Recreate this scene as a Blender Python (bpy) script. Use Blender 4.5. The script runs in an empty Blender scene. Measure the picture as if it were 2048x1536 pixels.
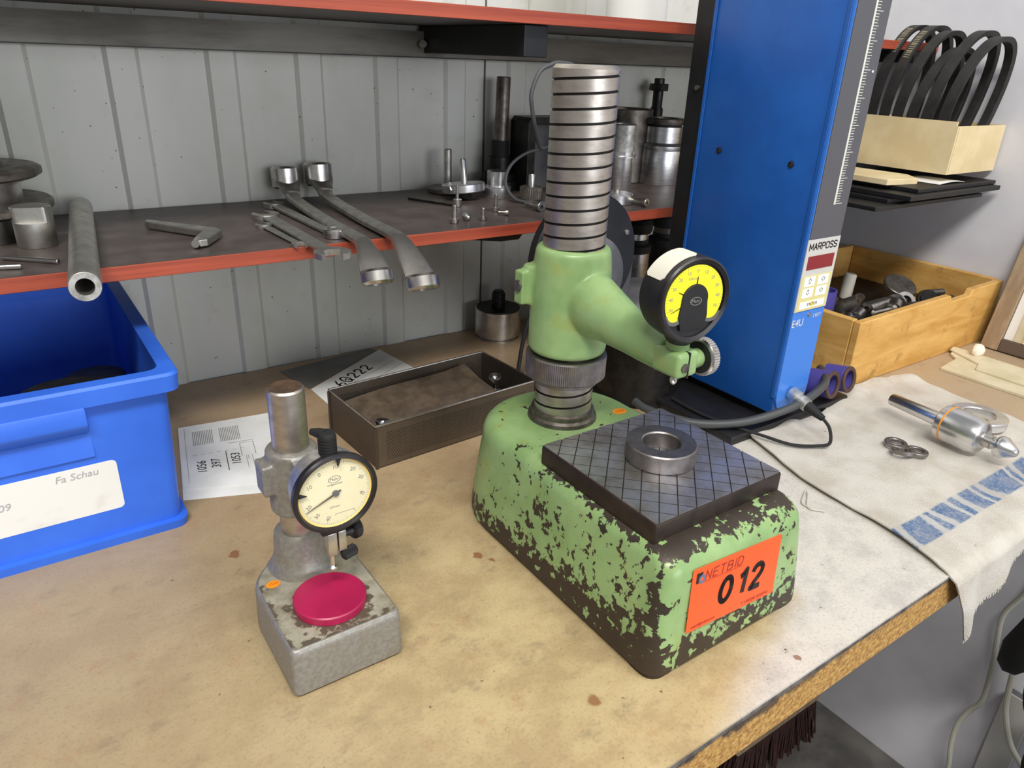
import bpy, bmesh, math, random
from mathutils import Vector, Matrix
random.seed(7)
PI = math.pi
scene = bpy.context.scene
COL = scene.collection

# ------------------------------------------------------------------ camera, world, lights, exposure
cam_d = bpy.data.cameras.new('camera')
cam_d.sensor_width = 36.0
cam_d.lens = 25.70
cam_d.clip_start = 0.01
cam = bpy.data.objects.new('camera', cam_d)
COL.objects.link(cam)
R0, D0, F0 = Vector((0.8238, -0.5657, 0.0366)), Vector((-0.2036, -0.3554, -0.9123)), Vector((0.5290, 0.7441, -0.4080))
cam.matrix_world = Matrix(((R0.x, -D0.x, -F0.x, 0.0), (R0.y, -D0.y, -F0.y, 0.0), (R0.z, -D0.z, -F0.z, 0.4), (0, 0, 0, 1)))
scene.camera = cam

world = bpy.data.worlds.new('world')
scene.world = world
world.use_nodes = True
world.node_tree.nodes['Background'].inputs[0].default_value = (0.80, 0.82, 0.86, 1)
world.node_tree.nodes['Background'].inputs[1].default_value = 0.36

def area_light(name, loc, target, sx, sy, power, color):
    d = bpy.data.lights.new(name, 'AREA')
    d.shape = 'RECTANGLE'; d.size = sx; d.size_y = sy; d.energy = power; d.color = color
    o = bpy.data.objects.new(name, d); COL.objects.link(o)
    o.location = loc
    o.rotation_euler = (Vector(target) - Vector(loc)).to_track_quat('-Z', 'Y').to_euler()
    return o
area_light('ceiling_tube_light', (0.75, -0.90, 2.3), (0.6, 0.5, 0.1), 1.3, 0.22, 26, (1.0, 0.98, 0.96))
area_light('ceiling_tube_light', (-0.75, -0.90, 2.3), (0.4, 0.5, 0.1), 1.3, 0.22, 74, (1.0, 0.96, 0.90))
area_light('front_fill_light', (0.85, -3.0, 0.75), (0.5, 0.9, 0.3), 2.4, 1.0, 62, (0.93, 0.96, 1.0))  # added low fill to brighten the shelf wall, no known source there

vs = scene.view_settings
vs.view_transform = 'Standard'
vs.look = 'None'
vs.gamma = 1.0
vs.use_curve_mapping = False
vs.exposure = -0.16

# ------------------------------------------------------------------ material helpers
def lin(c):
    c /= 255.0
    return c / 12.92 if c <= 0.04045 else ((c + 0.055) / 1.055) ** 2.4
def S(r, g, b):
    return (lin(r), lin(g), lin(b), 1.0)

class NT:
    def __init__(self, name):
        self.m = bpy.data.materials.new(name); self.m.use_nodes = True
        self.t = self.m.node_tree; self.n = self.t.nodes; self.l = self.t.links
        self.b = self.n['Principled BSDF']
        self.co = self.n.new('ShaderNodeTexCoord').outputs['Object']
    def put(self, sock, v):
        if isinstance(v, bpy.types.NodeSocket): self.l.new(v, sock)
        else: sock.default_value = v
    def math(self, op, a, b=0.0, clamp=False):
        n = self.n.new('ShaderNodeMath'); n.operation = op; n.use_clamp = clamp
        self.put(n.inputs[0], a); self.put(n.inputs[1], b); return n.outputs[0]
    def noise(self, scale, detail=4, rough=0.6, vec=None, stretch=None, dist=0.0):
        v = vec or self.co
        if stretch:
            mp = self.n.new('ShaderNodeMapping'); self.l.new(v, mp.inputs[0]); mp.inputs['Scale'].default_value = stretch; v = mp.outputs[0]
        n = self.n.new('ShaderNodeTexNoise'); self.l.new(v, n.inputs['Vector'])
        n.inputs['Scale'].default_value = scale; n.inputs['Detail'].default_value = detail
        n.inputs['Roughness'].default_value = rough; n.inputs['Distortion'].default_value = dist
        return n.outputs['Fac']
    def voronoi(self, scale, feature='F1'):
        n = self.n.new('ShaderNodeTexVoronoi'); n.feature = feature
        self.l.new(self.co, n.inputs['Vector']); n.inputs['Scale'].default_value = scale
        return n.outputs['Distance']
    def smooth(self, x, lo, hi):
        n = self.n.new('ShaderNodeMapRange'); n.interpolation_type = 'SMOOTHSTEP'
        self.put(n.inputs[0], x); n.inputs[1].default_value = lo; n.inputs[2].default_value = hi
        return n.outputs[0]
    def mix(self, f, a, b):
        n = self.n.new('ShaderNodeMix'); n.data_type = 'RGBA'
        self.put(n.inputs[0], f); self.put(n.inputs[6], a); self.put(n.inputs[7], b); return n.outputs[2]
    def xyz(self):
        n = self.n.new('ShaderNodeSeparateXYZ'); self.l.new(self.co, n.inputs[0]); return n.outputs
    def bump(self, h, strength=0.3, dist=0.001):
        n = self.n.new('ShaderNodeBump'); n.inputs['Strength'].default_value = strength; n.inputs['Distance'].default_value = dist
        self.put(n.inputs['Height'], h); self.l.new(n.outputs[0], self.b.inputs['Normal'])
    def out(self, color=None, rough=0.5, metal=0.0):
        if color is not None: self.put(self.b.inputs['Base Color'], color)
        self.put(self.b.inputs['Roughness'], rough); self.put(self.b.inputs['Metallic'], metal)
        return self.m

def plain(name, c, rough=0.5, metal=0.0, c2=None, scale=60, bump=0.0, lo=0.35, hi=0.65, bscale=None, stretch=None):
    t = NT(name)
    col = c
    n = t.noise(scale, 5, 0.6, stretch=stretch)
    if c2 is not None: col = t.mix(t.smooth(n, lo, hi), c, c2)
    if bump: t.bump(t.noise(bscale or scale * 6, 4, 0.6), bump, 0.0006)
    return t.out(col, rough, metal)

def worn_steel(name, c, c2, rough=0.35, scale=40, stretch=None, metal=1.0, spots=None):
    t = NT(name)
    n = t.noise(scale, 6, 0.65, stretch=stretch)
    col = t.mix(t.smooth(n, 0.35, 0.7), c, c2)
    if spots: col = t.mix(t.smooth(t.noise(scale * 3, 5, 0.7), 0.6, 0.72), col, spots)
    r = t.math('ADD', t.math('MULTIPLY', n, 0.25), rough - 0.12)
    if rough > 0.33: t.bump(t.noise(700, 2), 0.05, 0.0003)
    return t.out(col, r, metal)

MT = {}
# bench laminate: mottled tan; pool of white light at front right painted into the colour
t = NT('bench_laminate'); p = t.xyz()
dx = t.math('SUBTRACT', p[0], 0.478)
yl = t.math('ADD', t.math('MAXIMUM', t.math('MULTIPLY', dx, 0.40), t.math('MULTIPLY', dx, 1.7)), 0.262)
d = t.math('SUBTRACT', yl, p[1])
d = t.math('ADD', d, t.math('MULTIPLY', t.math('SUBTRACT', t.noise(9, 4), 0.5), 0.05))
light_pool = t.math('MULTIPLY', t.smooth(d, -0.018, 0.022), t.math('SUBTRACT', 1.0, t.smooth(p[0], 0.80, 1.0)))
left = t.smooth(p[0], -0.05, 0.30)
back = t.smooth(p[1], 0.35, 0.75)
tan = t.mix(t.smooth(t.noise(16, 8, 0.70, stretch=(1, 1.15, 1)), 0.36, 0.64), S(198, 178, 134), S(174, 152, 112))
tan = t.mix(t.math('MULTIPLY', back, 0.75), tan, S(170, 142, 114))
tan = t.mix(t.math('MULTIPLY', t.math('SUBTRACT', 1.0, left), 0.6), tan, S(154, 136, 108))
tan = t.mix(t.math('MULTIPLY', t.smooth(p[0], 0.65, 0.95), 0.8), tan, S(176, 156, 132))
tan = t.mix(t.math('MULTIPLY', t.smooth(t.noise(26, 8, 0.72, stretch=(1.0, 1.5, 1)), 0.53, 0.72), 0.55), tan, S(132, 114, 92))
tan = t.mix(t.math('MULTIPLY', t.smooth(t.noise(33, 7, 0.72), 0.55, 0.72), 0.4), tan, S(168, 120, 86))
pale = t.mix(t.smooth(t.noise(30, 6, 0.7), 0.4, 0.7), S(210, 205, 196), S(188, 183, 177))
col = t.mix(light_pool, tan, pale)
sn = t.math('MULTIPLY', t.math('SUBTRACT', t.noise(90, 4, 0.6), 0.5), 0.014)
for sx_, sy_, sr_ in ((0.267, 0.263, 0.0055), (0.284, 0.441, 0.0035), (0.107, 0.553, 0.0045), (0.292, 0.430, 0.0030), (0.421, 0.212, 0.0030)):
    ax_ = t.math('SUBTRACT', p[0], sx_); ay_ = t.math('SUBTRACT', p[1], sy_)
    rr_ = t.math('ADD', t.math('SQRT', t.math('ADD', t.math('MULTIPLY', ax_, ax_), t.math('MULTIPLY', ay_, ay_))), sn)
    col = t.mix(t.math('MULTIPLY', t.math('SUBTRACT', 1.0, t.smooth(rr_, sr_ * 0.7, sr_ * 1.2)), 0.8), col, S(134, 84, 50))
col = t.mix(t.smooth(t.noise(120, 3, 0.6), 0.70, 0.76), col, S(104, 84, 64))
col = t.mix(t.math('MULTIPLY', t.smooth(t.noise(420, 4, 0.7), 0.50, 0.68), 0.30), col, S(120, 100, 78))
t.bump(t.noise(350, 3), 0.10, 0.0004)
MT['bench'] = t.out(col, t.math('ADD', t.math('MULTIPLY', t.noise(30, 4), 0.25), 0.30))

t = NT('chipboard'); p = t.xyz()
c = t.mix(t.smooth(t.noise(220, 5, 0.7), 0.35, 0.65), S(206, 166, 96), S(150, 104, 52))
dirt = t.math('ADD', t.math('MULTIPLY', p[2], 26), t.math('MULTIPLY', t.noise(38, 5, 0.7), 1.2))
dirt = t.math('MULTIPLY', t.smooth(dirt, 0.18, 0.42), t.math('SUBTRACT', 1.0, t.smooth(p[0], 0.30, 0.62)))
c = t.mix(dirt, c, S(62, 54, 52))
t.bump(t.noise(260, 4), 0.7, 0.0015)
MT['chip'] = t.out(c, 0.85)
MT['glue'] = plain('edge_glue', S(112, 108, 104), 0.8, 0, S(70, 64, 60), 60)

def edge_red():
    t = NT('red_edge_band')
    n = t.noise(30, 5, 0.7, stretch=(0.12, 1, 6))
    return t.out(t.mix(t.smooth(n, 0.3, 0.7), S(172, 78, 52), S(140, 58, 40)), 0.55)
MT['red'] = edge_red()
MT['shelf'] = plain('brown_shelf_face', S(84, 74, 70), 0.45, 0, S(66, 58, 55), 25)
t = NT('painted_sheet_wall')
c = t.mix(t.smooth(t.noise(7, 5, 0.6, stretch=(1, 1, 0.5)), 0.35, 0.7), S(208, 208, 202), S(193, 194, 183))
c = t.mix(t.math('MULTIPLY', t.smooth(t.noise(16, 5, 0.7), 0.58, 0.72), 0.25), c, S(160, 156, 130))
c = t.mix(t.smooth(t.noise(170, 2, 0.5), 0.735, 0.75), c, S(90, 80, 64))
MT['sheetwall'] = t.out(c, 0.42)
MT['joint'] = plain('wall_joint', S(88, 88, 84), 0.7)
MT['white_wall'] = plain('white_plaster', S(226, 226, 232), 0.75, 0, S(216, 216, 222), 6, 0.1, bscale=300)
t = NT('floor_tiles'); p = t.xyz()
MT['floor'] = plain('floor_tiles', S(112, 110, 106), 0.6, 0, S(82, 80, 78), 9)
MT['rail'] = worn_steel('grey_rail', S(128, 124, 116), S(96, 92, 86), 0.5, 18, (0.3, 1, 2), 0.2)
MT['blackpaint'] = plain('black_paint', S(17, 17, 18), 0.5, 0, S(25, 25, 28), 30)
MT['blackmatte'] = plain('black_matte', S(24, 24, 25), 0.7)
MT['blackgloss'] = plain('black_gloss', S(18, 18, 19), 0.22)
MT['boltsteel'] = worn_steel('bolt_steel', S(206, 202, 194), S(150, 144, 134), 0.35, 120)
MT['steel'] = worn_steel('turned_steel', S(208, 206, 202), S(172, 168, 162), 0.32, 60)
MT['column'] = worn_steel('column_steel', S(200, 192, 184), S(170, 162, 153), 0.42, 50, (1, 1, 2.5))
MT['colgroove'] = plain('column_groove', S(38, 34, 31), 0.6, 0.4)
MT['chrome'] = worn_steel('polished_steel', S(222, 222, 222), S(202, 200, 198), 0.28, 20)
MT['alu'] = worn_steel('aluminium', S(240, 240, 242), S(206, 206, 208), 0.33, 40, (1, 1, 6))
MT['alu_rough'] = worn_steel('cast_aluminium', S(224, 224, 222), S(160, 160, 156), 0.5, 90)
MT['darksteel'] = worn_steel('dark_steel', S(126, 120, 113), S(84, 78, 72), 0.42, 60, None, 0.8)
MT['blackoxide'] = worn_steel('black_oxide_steel', S(48, 46, 44), S(28, 27, 26), 0.4, 60, None, 0.6)
MT['wrench'] = worn_steel('matt_chrome', S(198, 196, 190), S(166, 164, 156), 0.45, 60)
MT['greypaint'] = plain('grey_paint', S(104, 104, 106), 0.5, 0.1, S(84, 84, 86), 20)
# green chipped casting
def green(name, chip_lo, zgain):
    t = NT(name); p = t.xyz()
    g = t.mix(t.smooth(t.noise(22, 5, 0.6), 0.35, 0.68), S(148, 178, 120), S(128, 160, 102))
    g = t.mix(t.math('MULTIPLY', t.smooth(t.noise(48, 5, 0.7), 0.52, 0.7), 0.55), g, S(150, 158, 84))
    g = t.mix(t.smooth(t.noise(11, 4, 0.6), 0.66, 0.72), g, S(92, 142, 112))
    br = t.mix(t.noise(70, 4), S(74, 64, 54), S(52, 45, 40))
    n = t.noise(120, 6, 0.60, dist=0.3)
    n2 = t.noise(24, 4, 0.6)
    bias = t.math('MULTIPLY', t.math('SUBTRACT', 1.0, t.smooth(p[2], 0.0, 0.050)), zgain)
    if zgain:
        # rubbed bare round the plate and along the lower left flank
        rub = t.math('MULTIPLY', t.smooth(p[2], 0.088, 0.097), t.math('SUBTRACT', 1.0, t.smooth(p[1], -0.075, -0.050)))
        flank = t.math('MULTIPLY', t.math('SUBTRACT', 1.0, t.smooth(p[0], -0.080, -0.072)), t.math('SUBTRACT', 1.0, t.smooth(p[1], -0.12, 0.03)))
        corner = t.math('MULTIPLY', t.math('SUBTRACT', 1.0, t.smooth(p[0], -0.079, -0.066)), t.math('SUBTRACT', 1.0, t.smooth(p[1], -0.206, -0.190)))
        bias = t.math('ADD', bias, t.math('ADD', t.math('MULTIPLY', rub, 0.20), t.math('ADD', t.math('MULTIPLY', flank, 0.06), t.math('SUBTRACT', t.math('MULTIPLY', corner, 0.10), t.math('MULTIPLY', t.smooth(p[1], -0.06, 0.0), 0.05)))))
    v = t.math('ADD', t.math('ADD', n, t.math('MULTIPLY', t.math('SUBTRACT', n2, 0.5), 0.35)), bias)
    m = t.smooth(v, chip_lo, chip_lo + 0.018)
    t.bump(t.math('SUBTRACT', 1.0, m), 0.5, 0.0006)
    return t, p, g, br, m
t, p, g, br, m = green('chipped_green_paint', 0.605, 0.21)
MT['green'] = t.out(t.mix(m, g, br), t.math('ADD', t.math('MULTIPLY', m, 0.15), 0.33), t.math('MULTIPLY', m, 0.35))
t, p, g, br, m = green('green_paint', 0.82, 0.0)
MT['green2'] = t.out(t.mix(m, g, br), 0.34)
# small stand hammered grey with worn top
t = NT('hammered_grey'); p = t.xyz()
c = t.mix(t.smooth(t.noise(300, 4, 0.6), 0.35, 0.65), S(148, 146, 140), S(132, 130, 125))
c = t.mix(t.math('MULTIPLY', t.smooth(t.noise(26, 5), 0.45, 0.7), 0.5), c, S(132, 122, 100))
t.bump(t.noise(380, 3), 0.35, 0.0005)
MT['hammer'] = t.out(c, 0.42, 0.35)
t = NT('worn_top_paint'); p = t.xyz()
dxx = t.math('SUBTRACT', p[0], 0.0); dyy = t.math('SUBTRACT', p[1], 0.0345)
rr = t.math('SQRT', t.math('ADD', t.math('MULTIPLY', dxx, dxx), t.math('MULTIPLY', dyy, dyy)))
n = t.math('SUBTRACT', t.noise(110, 6, 0.65), 0.5)
ringm = t.math('SUBTRACT', 1.0, t.smooth(t.math('ADD', rr, t.math('MULTIPLY', n, 0.035)), 0.0275, 0.0300))
edge = t.math('ADD', t.math('ADD', t.math('MULTIPLY', p[1], -1.0), 0.0), t.math('MULTIPLY', n, 0.03))
edgem = t.smooth(edge, -0.007, -0.0045)
e2 = t.smooth(t.math('ADD', t.math('MULTIPLY', p[0], -1.0), t.math('MULTIPLY', n, 0.05)), 0.0355, 0.0385)
mm = t.math('MAXIMUM', t.math('MAXIMUM', ringm, edgem), e2)
c = t.mix(t.smooth(t.noise(60, 5), 0.4, 0.7), S(172, 168, 150), S(138, 130, 108))
MT['worntop'] = t.out(t.mix(mm, c, S(96, 86, 72)), 0.5, 0.2)
MT['rusty'] = plain('rusty_steel', S(104, 80, 60), 0.6, 0.4, S(78, 62, 50), 90)
MT['crimson'] = plain('crimson_cap', S(172, 26, 76), 0.38, 0, S(158, 22, 70), 30)
MT['orange'] = plain('orange_sticker', S(246, 152, 28), 0.5)
MT['orangeline'] = plain('orange_sticker_print', S(214, 100, 20), 0.5)
MT['signorange'] = plain('fluorescent_orange_card', S(252, 92, 36), 0.45)
MT['ink'] = plain('black_ink', S(30, 18, 16), 0.6)
MT['inkred'] = plain('faded_maroon_ink', S(150, 44, 40), 0.6)
MT['inkgrey'] = plain('grey_ink', S(128, 126, 122), 0.7)
MT['pencil'] = plain('pencil_grey', S(172, 172, 176), 0.7)
MT['logoblue'] = plain('logo_grey_blue', S(100, 110, 140), 0.5)
MT['dialcream'] = plain('cream_dial', S(228, 221, 186), 0.45, 0, S(220, 212, 174), 20)
MT['dialrim'] = plain('amber_dial_edge', S(230, 198, 118), 0.45)
MT['dialyellow'] = plain('yellow_dial', S(246, 236, 40), 0.45)
MT['whiteplate'] = plain('ivory_plate', S(226, 224, 208), 0.45)
MT['bezel'] = plain('dark_bezel', S(34, 31, 34), 0.36, 0.3, S(46, 43, 46), 60)
MT['binblue'] = plain('blue_polypropylene', S(58, 116, 232), 0.42, 0, S(50, 106, 222), 12)
MT['paper'] = plain('paper', S(238, 238, 234), 0.8, 0, S(226, 226, 220), 18)
MT['card'] = plain('dirty_card', S(232, 232, 228), 0.7, 0, S(196, 192, 184), 22, 0, 0.55, 0.8)
MT['sleeve'] = plain('grey_plastic_sleeve', S(108, 106, 98), 0.35, 0, S(88, 86, 78), 20)
MT['pblue'] = plain('blue_enamel', S(28, 92, 176), 0.36, 0, S(24, 84, 166), 14)
MT['pblue_lit'] = plain('blue_enamel_lit', S(60, 124, 214), 0.4)  # lit copy of the blue enamel, for the column front
MT['scalegrey'] = plain('dark_grey_face', S(82, 82, 88), 0.5)
MT['scalewhite'] = plain('scale_white', S(214, 214, 204), 0.5)
MT['panelgrey'] = plain('panel_silver', S(198, 196, 192), 0.45)
MT['panelyellow'] = plain('keypad_yellow', S(214, 206, 140), 0.5)
MT['keywhite'] = plain('key_white', S(240, 240, 236), 0.5)
MT['display'] = plain('dark_red_display', S(132, 26, 40), 0.25)
MT['sun'] = plain('key_yellow_dot', S(240, 206, 60), 0.5)
MT['purple'] = plain('purple_plastic', S(78, 72, 150), 0.4)
MT['brownrim'] = plain('brown_rubber', S(74, 52, 46), 0.6)
MT['cable'] = plain('dark_grey_cable', S(66, 68, 70), 0.5)
MT['wcable'] = plain('white_cable', S(196, 194, 180), 0.5)
t = NT('ply_wood')
n = t.noise(10, 5, 0.6, stretch=(1, 1, 5), dist=0.5)
c = t.mix(t.smooth(n, 0.3, 0.7), S(222, 178, 104), S(196, 146, 72))
c = t.mix(t.math('MULTIPLY', t.smooth(t.noise(26, 5, 0.7), 0.54, 0.72), 0.6), c, S(140, 98, 50))
MT['ply'] = t.out(c, 0.55)
MT['cream'] = plain('cream_cardboard', S(228, 210, 168), 0.75, 0, S(216, 196, 150), 18)
MT['belt'] = plain('black_rubber_belt', S(34, 33, 33), 0.6, 0, S(48, 46, 44), 60)
MT['beltprint'] = plain('belt_print', S(146, 138, 112), 0.7)
MT['beige'] = plain('beige_strip', S(216, 208, 180), 0.6, 0, S(202, 192, 160), 20)
MT['foam'] = plain('white_foam', S(240, 232, 216), 0.8, 0, None, 60, 0.4)
MT['framewood'] = plain('brown_frame_wood', S(172, 150, 122), 0.55, 0, S(148, 126, 100), 24, 0, stretch=(3, 3, 0.4))
MT['framedark'] = plain('dark_frame_wood', S(92, 78, 68), 0.6)  # darker brown wood of the bottom rail
t = NT('tray_steel'); p = t.xyz()
c = t.mix(t.noise(40, 5), S(104, 96, 88), S(78, 70, 62))
MT['tray'] = t.out(c, 0.42, 0.75)
# perforated sheet: fine round holes in staggered rows
t = NT('perforated_sheet'); p = t.xyz()
u = t.math('MULTIPLY', p[0], 1 / 0.0026); v = t.math('MULTIPLY', p[2], 1 / 0.00225)
row = t.math('FLOOR', v); off = t.math('MULTIPLY', t.math('MODULO', row, 2.0), 0.5)
fu = t.math('SUBTRACT', t.math('FRACT', t.math('ADD', u, off)), 0.5); fv = t.math('SUBTRACT', t.math('FRACT', v), 0.5)
rr = t.math('SQRT', t.math('ADD', t.math('MULTIPLY', fu, fu), t.math('MULTIPLY', fv, fv)))
inside = t.math('MULTIPLY', t.math('MULTIPLY', t.math('GREATER_THAN', p[2], 0.006), t.math('LESS_THAN', p[2], 0.040)),
                t.math('MULTIPLY', t.math('GREATER_THAN', p[0], 0.012), t.math('LESS_THAN', p[0], 0.200)))
hole = t.math('MULTIPLY', t.math('SUBTRACT', 1.0, t.smooth(rr, 0.24, 0.32)), inside)
c = t.mix(hole, t.mix(t.noise(40, 5), S(126, 116, 104), S(96, 86, 76)), S(20, 18, 16))
MT['perf'] = t.out(c, 0.42, t.math('MULTIPLY', t.math('SUBTRACT', 1.0, hole), 0.7))
MT['slab'] = plain('brown_rubber_slab', S(96, 82, 66), 0.7, 0, S(74, 62, 50), 60)
# towel with a woven blue stripe
t = NT('terry_towel'); p = t.xyz()
c = t.mix(t.smooth(t.noise(18, 5, 0.6), 0.4, 0.7), S(222, 217, 207), S(204, 196, 182))
c = t.mix(t.smooth(t.noise(75, 4, 0.7), 0.69, 0.74), c, S(120, 112, 104))
uu = t.math('ADD', p[0], t.math('MULTIPLY', t.noise(160, 2), 0.006))
blk = t.math('FRACT', t.math('ADD', t.math('ADD', t.math('MULTIPLY', uu, 19.0), t.math('MULTIPLY', p[1], -9.0)), t.math('MULTIPLY', t.noise(9, 1), 1.6)))
b1 = t.math('MULTIPLY', t.smooth(blk, 0.06, 0.12), t.math('SUBTRACT', 1.0, t.smooth(blk, 0.56, 0.62)))
b2 = t.math('MULTIPLY', t.smooth(blk, 0.70, 0.74), t.math('SUBTRACT', 1.0, t.smooth(blk, 0.86, 0.92)))
band = t.math('MULTIPLY', t.smooth(p[1], 0.2315, 0.234), t.math('SUBTRACT', 1.0, t.smooth(p[1], 0.261, 0.264)))
sm = t.math('MULTIPLY', t.math('MULTIPLY', t.math('MAXIMUM', b1, b2), band), t.smooth(t.noise(420, 4, 0.75), 0.28, 0.52))
sm = t.math('MULTIPLY', sm, t.math('ADD', 0.7, t.math('MULTIPLY', t.smooth(t.noise(45, 4, 0.7), 0.35, 0.6), 0.3)))
c = t.mix(sm, t.mix(t.math('MULTIPLY', band, 0.35), c, S(170, 180, 196)), S(88, 120, 164))
t.bump(t.noise(650, 4, 0.7), 0.9, 0.0020)
MT['towel'] = t.out(c, 0.95)
MT['bristle'] = plain('dark_red_bristle', S(70, 40, 36), 0.8, 0, S(46, 30, 28), 200)
MT['greenblock'] = plain('ground_plate_side', S(64, 54, 48), 0.5, 0.5, S(48, 40, 36), 40)
MT['platesteel'] = worn_steel('lapped_steel', S(206, 206, 214), S(160, 154, 148), 0.42, 34)
MT['ringsteel'] = worn_steel('ring_gauge_steel', S(150, 146, 144), S(120, 116, 113), 0.40, 60)

# ------------------------------------------------------------------ mesh helpers
class G:
    def __init__(self): self.v = []; self.f = []
    def add(self, vs, fs, M=None):
        k = len(self.v)
        for a in vs:
            a = Vector(a)
            self.v.append(tuple(M @ a) if M is not None else tuple(a))
        self.f += [tuple(i + k for i in f) for f in fs]
        return self
    def box(self, x0, x1, y0, y1, z0, z1, M=None):
        return self.add([(x0, y0, z0), (x1, y0, z0), (x1, y1, z0), (x0, y1, z0), (x0, y0, z1), (x1, y0, z1), (x1, y1, z1), (x0, y1, z1)],
                        [(3, 2, 1, 0), (4, 5, 6, 7), (0, 1, 5, 4), (1, 2, 6, 5), (2, 3, 7, 6), (3, 0, 4, 7)], M)
    def lathe(self, prof, n=40, M=None, closed=False):
        vs, fs, rows = [], [], []
        for r, z in prof:
            if r < 1e-7: rows.append([len(vs)]); vs.append((0, 0, z))
            else:
                rows.append(list(range(len(vs), len(vs) + n)))
                vs += [(r * math.cos(2 * PI * i / n), r * math.sin(2 * PI * i / n), z) for i in range(n)]
        m = len(rows)
        for k in range(m if closed else m - 1):
            a, b = rows[k], rows[(k + 1) % m]
            for i in range(n):
                j = (i + 1) % n
                if len(a) == 1 and len(b) == 1: continue
                if len(a) == 1: fs.append((a[0], b[j], b[i]))
                elif len(b) == 1: fs.append((a[i], a[j], b[0]))
                else: fs.append((a[i], a[j], b[j], b[i]))
        if not closed:
            if len(rows[0]) > 1: fs.append(tuple(reversed(rows[0])))
            if len(rows[-1]) > 1: fs.append(tuple(rows[-1]))
        return self.add(vs, fs, M)
    def cyl(self, r, z0, z1, n=32, M=None): return self.lathe([(r, z0), (r, z1)], n, M)
    def ring(self, ro, ri, z0, z1, n=40, M=None, c=0.0):
        pr = [(ri, z0), (ro - c, z0), (ro, z0 + c), (ro, z1 - c), (ro - c, z1), (ri + c, z1), (ri, z1 - c)] if c else [(ri, z0), (ro, z0), (ro, z1), (ri, z1)]
        return self.lathe(pr, n, M, True)
    def loft(self, rings, M=None, caps=True, closed=False):
        vs, fs = [], []; n = len(rings[0])
        for r in rings: vs += [tuple(a) for a in r]
        m = len(rings)
        for k in range(m if closed else m - 1):
            for i in range(n):
                j = (i + 1) % n; k2 = (k + 1) % m
                fs.append((k * n + i, k * n + j, k2 * n + j, k2 * n + i))
        if caps and not closed: fs.append(tuple(reversed(range(n)))); fs.append(tuple(range((m - 1) * n, m * n)))
        return self.add(vs, fs, M)
    def prism(self, poly, z0, z1, M=None):
        return self.loft([[(x, y, z0) for x, y in poly], [(x, y, z1) for x, y in poly]], M)
    def tube(self, pts, r, n=10, M=None, flat=None, closed=False, up=None):
        pts = [Vector(p) for p in pts]; m = len(pts); rings = []; prev = None
        for i, p in enumerate(pts):
            a = pts[(i - 1) % m] if (closed or i > 0) else p; b = pts[(i + 1) % m] if (closed or i < m - 1) else p
            d = (b - a).normalized()
            if prev is None:
                u = Vector(up) if up else (Vector((0, 0, 1)) if abs(d.z) < 0.9 else Vector((1, 0, 0)))
            else: u = prev
            u = (u - d * u.dot(d)).normalized(); w = d.cross(u); prev = u
            rr = r[i] if isinstance(r, (list, tuple)) else r
            fa, fb = flat if flat else (1, 1)
            rings.append([p + u * (math.sin(2 * PI * k / n) * rr * fb) + w * (-math.cos(2 * PI * k / n) * rr * fa) for k in range(n)])
        return self.loft(rings, M, True, closed)
    def build(self, name, mat, parent=None, smooth=0.6, bevel=0.0, seg=2, loc=None, kind=None):
        me = bpy.data.meshes.new(name)
        me.from_pydata(self.v, [], self.f); me.validate()
        bm = bmesh.new(); bm.from_mesh(me)
        bmesh.ops.recalc_face_normals(bm, faces=bm.faces)
        if bevel:
            es = [e for e in bm.edges if len(e.link_faces) == 2 and e.calc_face_angle(0) > 0.5]
            bmesh.ops.bevel(bm, geom=es, offset=bevel, segments=seg, profile=0.5, affect='EDGES', clamp_overlap=True)
        bm.to_mesh(me); bm.free()
        return link(name, me, mat, parent, smooth, loc, kind)
def link(name, me, mat, parent=None, smooth=0.6, loc=None, kind=None):
    me.materials.clear(); me.materials.append(MT[mat] if isinstance(mat, str) else mat)
    if smooth:
        me.polygons.foreach_set('use_smooth', [True] * len(me.polygons))
        me.set_sharp_from_angle(angle=smooth)
    o = bpy.data.objects.new(name, me); COL.objects.link(o)
    if parent: o.parent = parent
    if loc: o.location = loc
    if kind: o['kind'] = kind
    return o
def tag(o, label, cat, group=None):
    o['label'] = label; o['category'] = cat
    if group: o['group'] = group
    return o
def thing(name, label, cat, loc=(0, 0, 0), rotz=0.0, group=None):
    o = bpy.data.objects.new(name, None); COL.objects.link(o)
    o.empty_display_size = 0.02; o.location = loc; o.rotation_euler = (0, 0, rotz)
    return tag(o, label, cat, group)
def axis(origin, direction, roll=0.0):
    d = Vector(direction).normalized()
    return Matrix.Translation(Vector(origin)) @ d.to_track_quat('Z', 'Y').to_matrix().to_4x4() @ Matrix.Rotation(roll, 4, 'Z')
def T(x, y, z): return Matrix.Translation((x, y, z))
def frame(origin, right, up):
    r = Vector(right).normalized(); u = Vector(up); u = (u - r * u.dot(r)).normalized(); n = r.cross(u); o = Vector(origin)
    return Matrix(((r.x, u.x, n.x, o.x), (r.y, u.y, n.y, o.y), (r.z, u.z, n.z, o.z), (0, 0, 0, 1)))
def text(body, size, mat, parent, M, name='lettering', shear=0.0, spacing=1.0, bold=0.0, align='CENTER'):
    cu = bpy.data.curves.new('tmp', 'FONT'); cu.body = body; cu.size = size; cu.align_x = align; cu.align_y = 'CENTER'
    cu.shear = shear; cu.space_character = spacing; cu.extrude = 0.00006; cu.offset = bold; cu.resolution_u = 3
    o = bpy.data.objects.new('tmp', cu); COL.objects.link(o)
    dg = bpy.context.evaluated_depsgraph_get()
    me = bpy.data.meshes.new_from_object(o.evaluated_get(dg))
    bpy.data.objects.remove(o); bpy.data.curves.remove(cu)
    me.transform(M)
    return link(name, me, mat, parent, 0)

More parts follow.
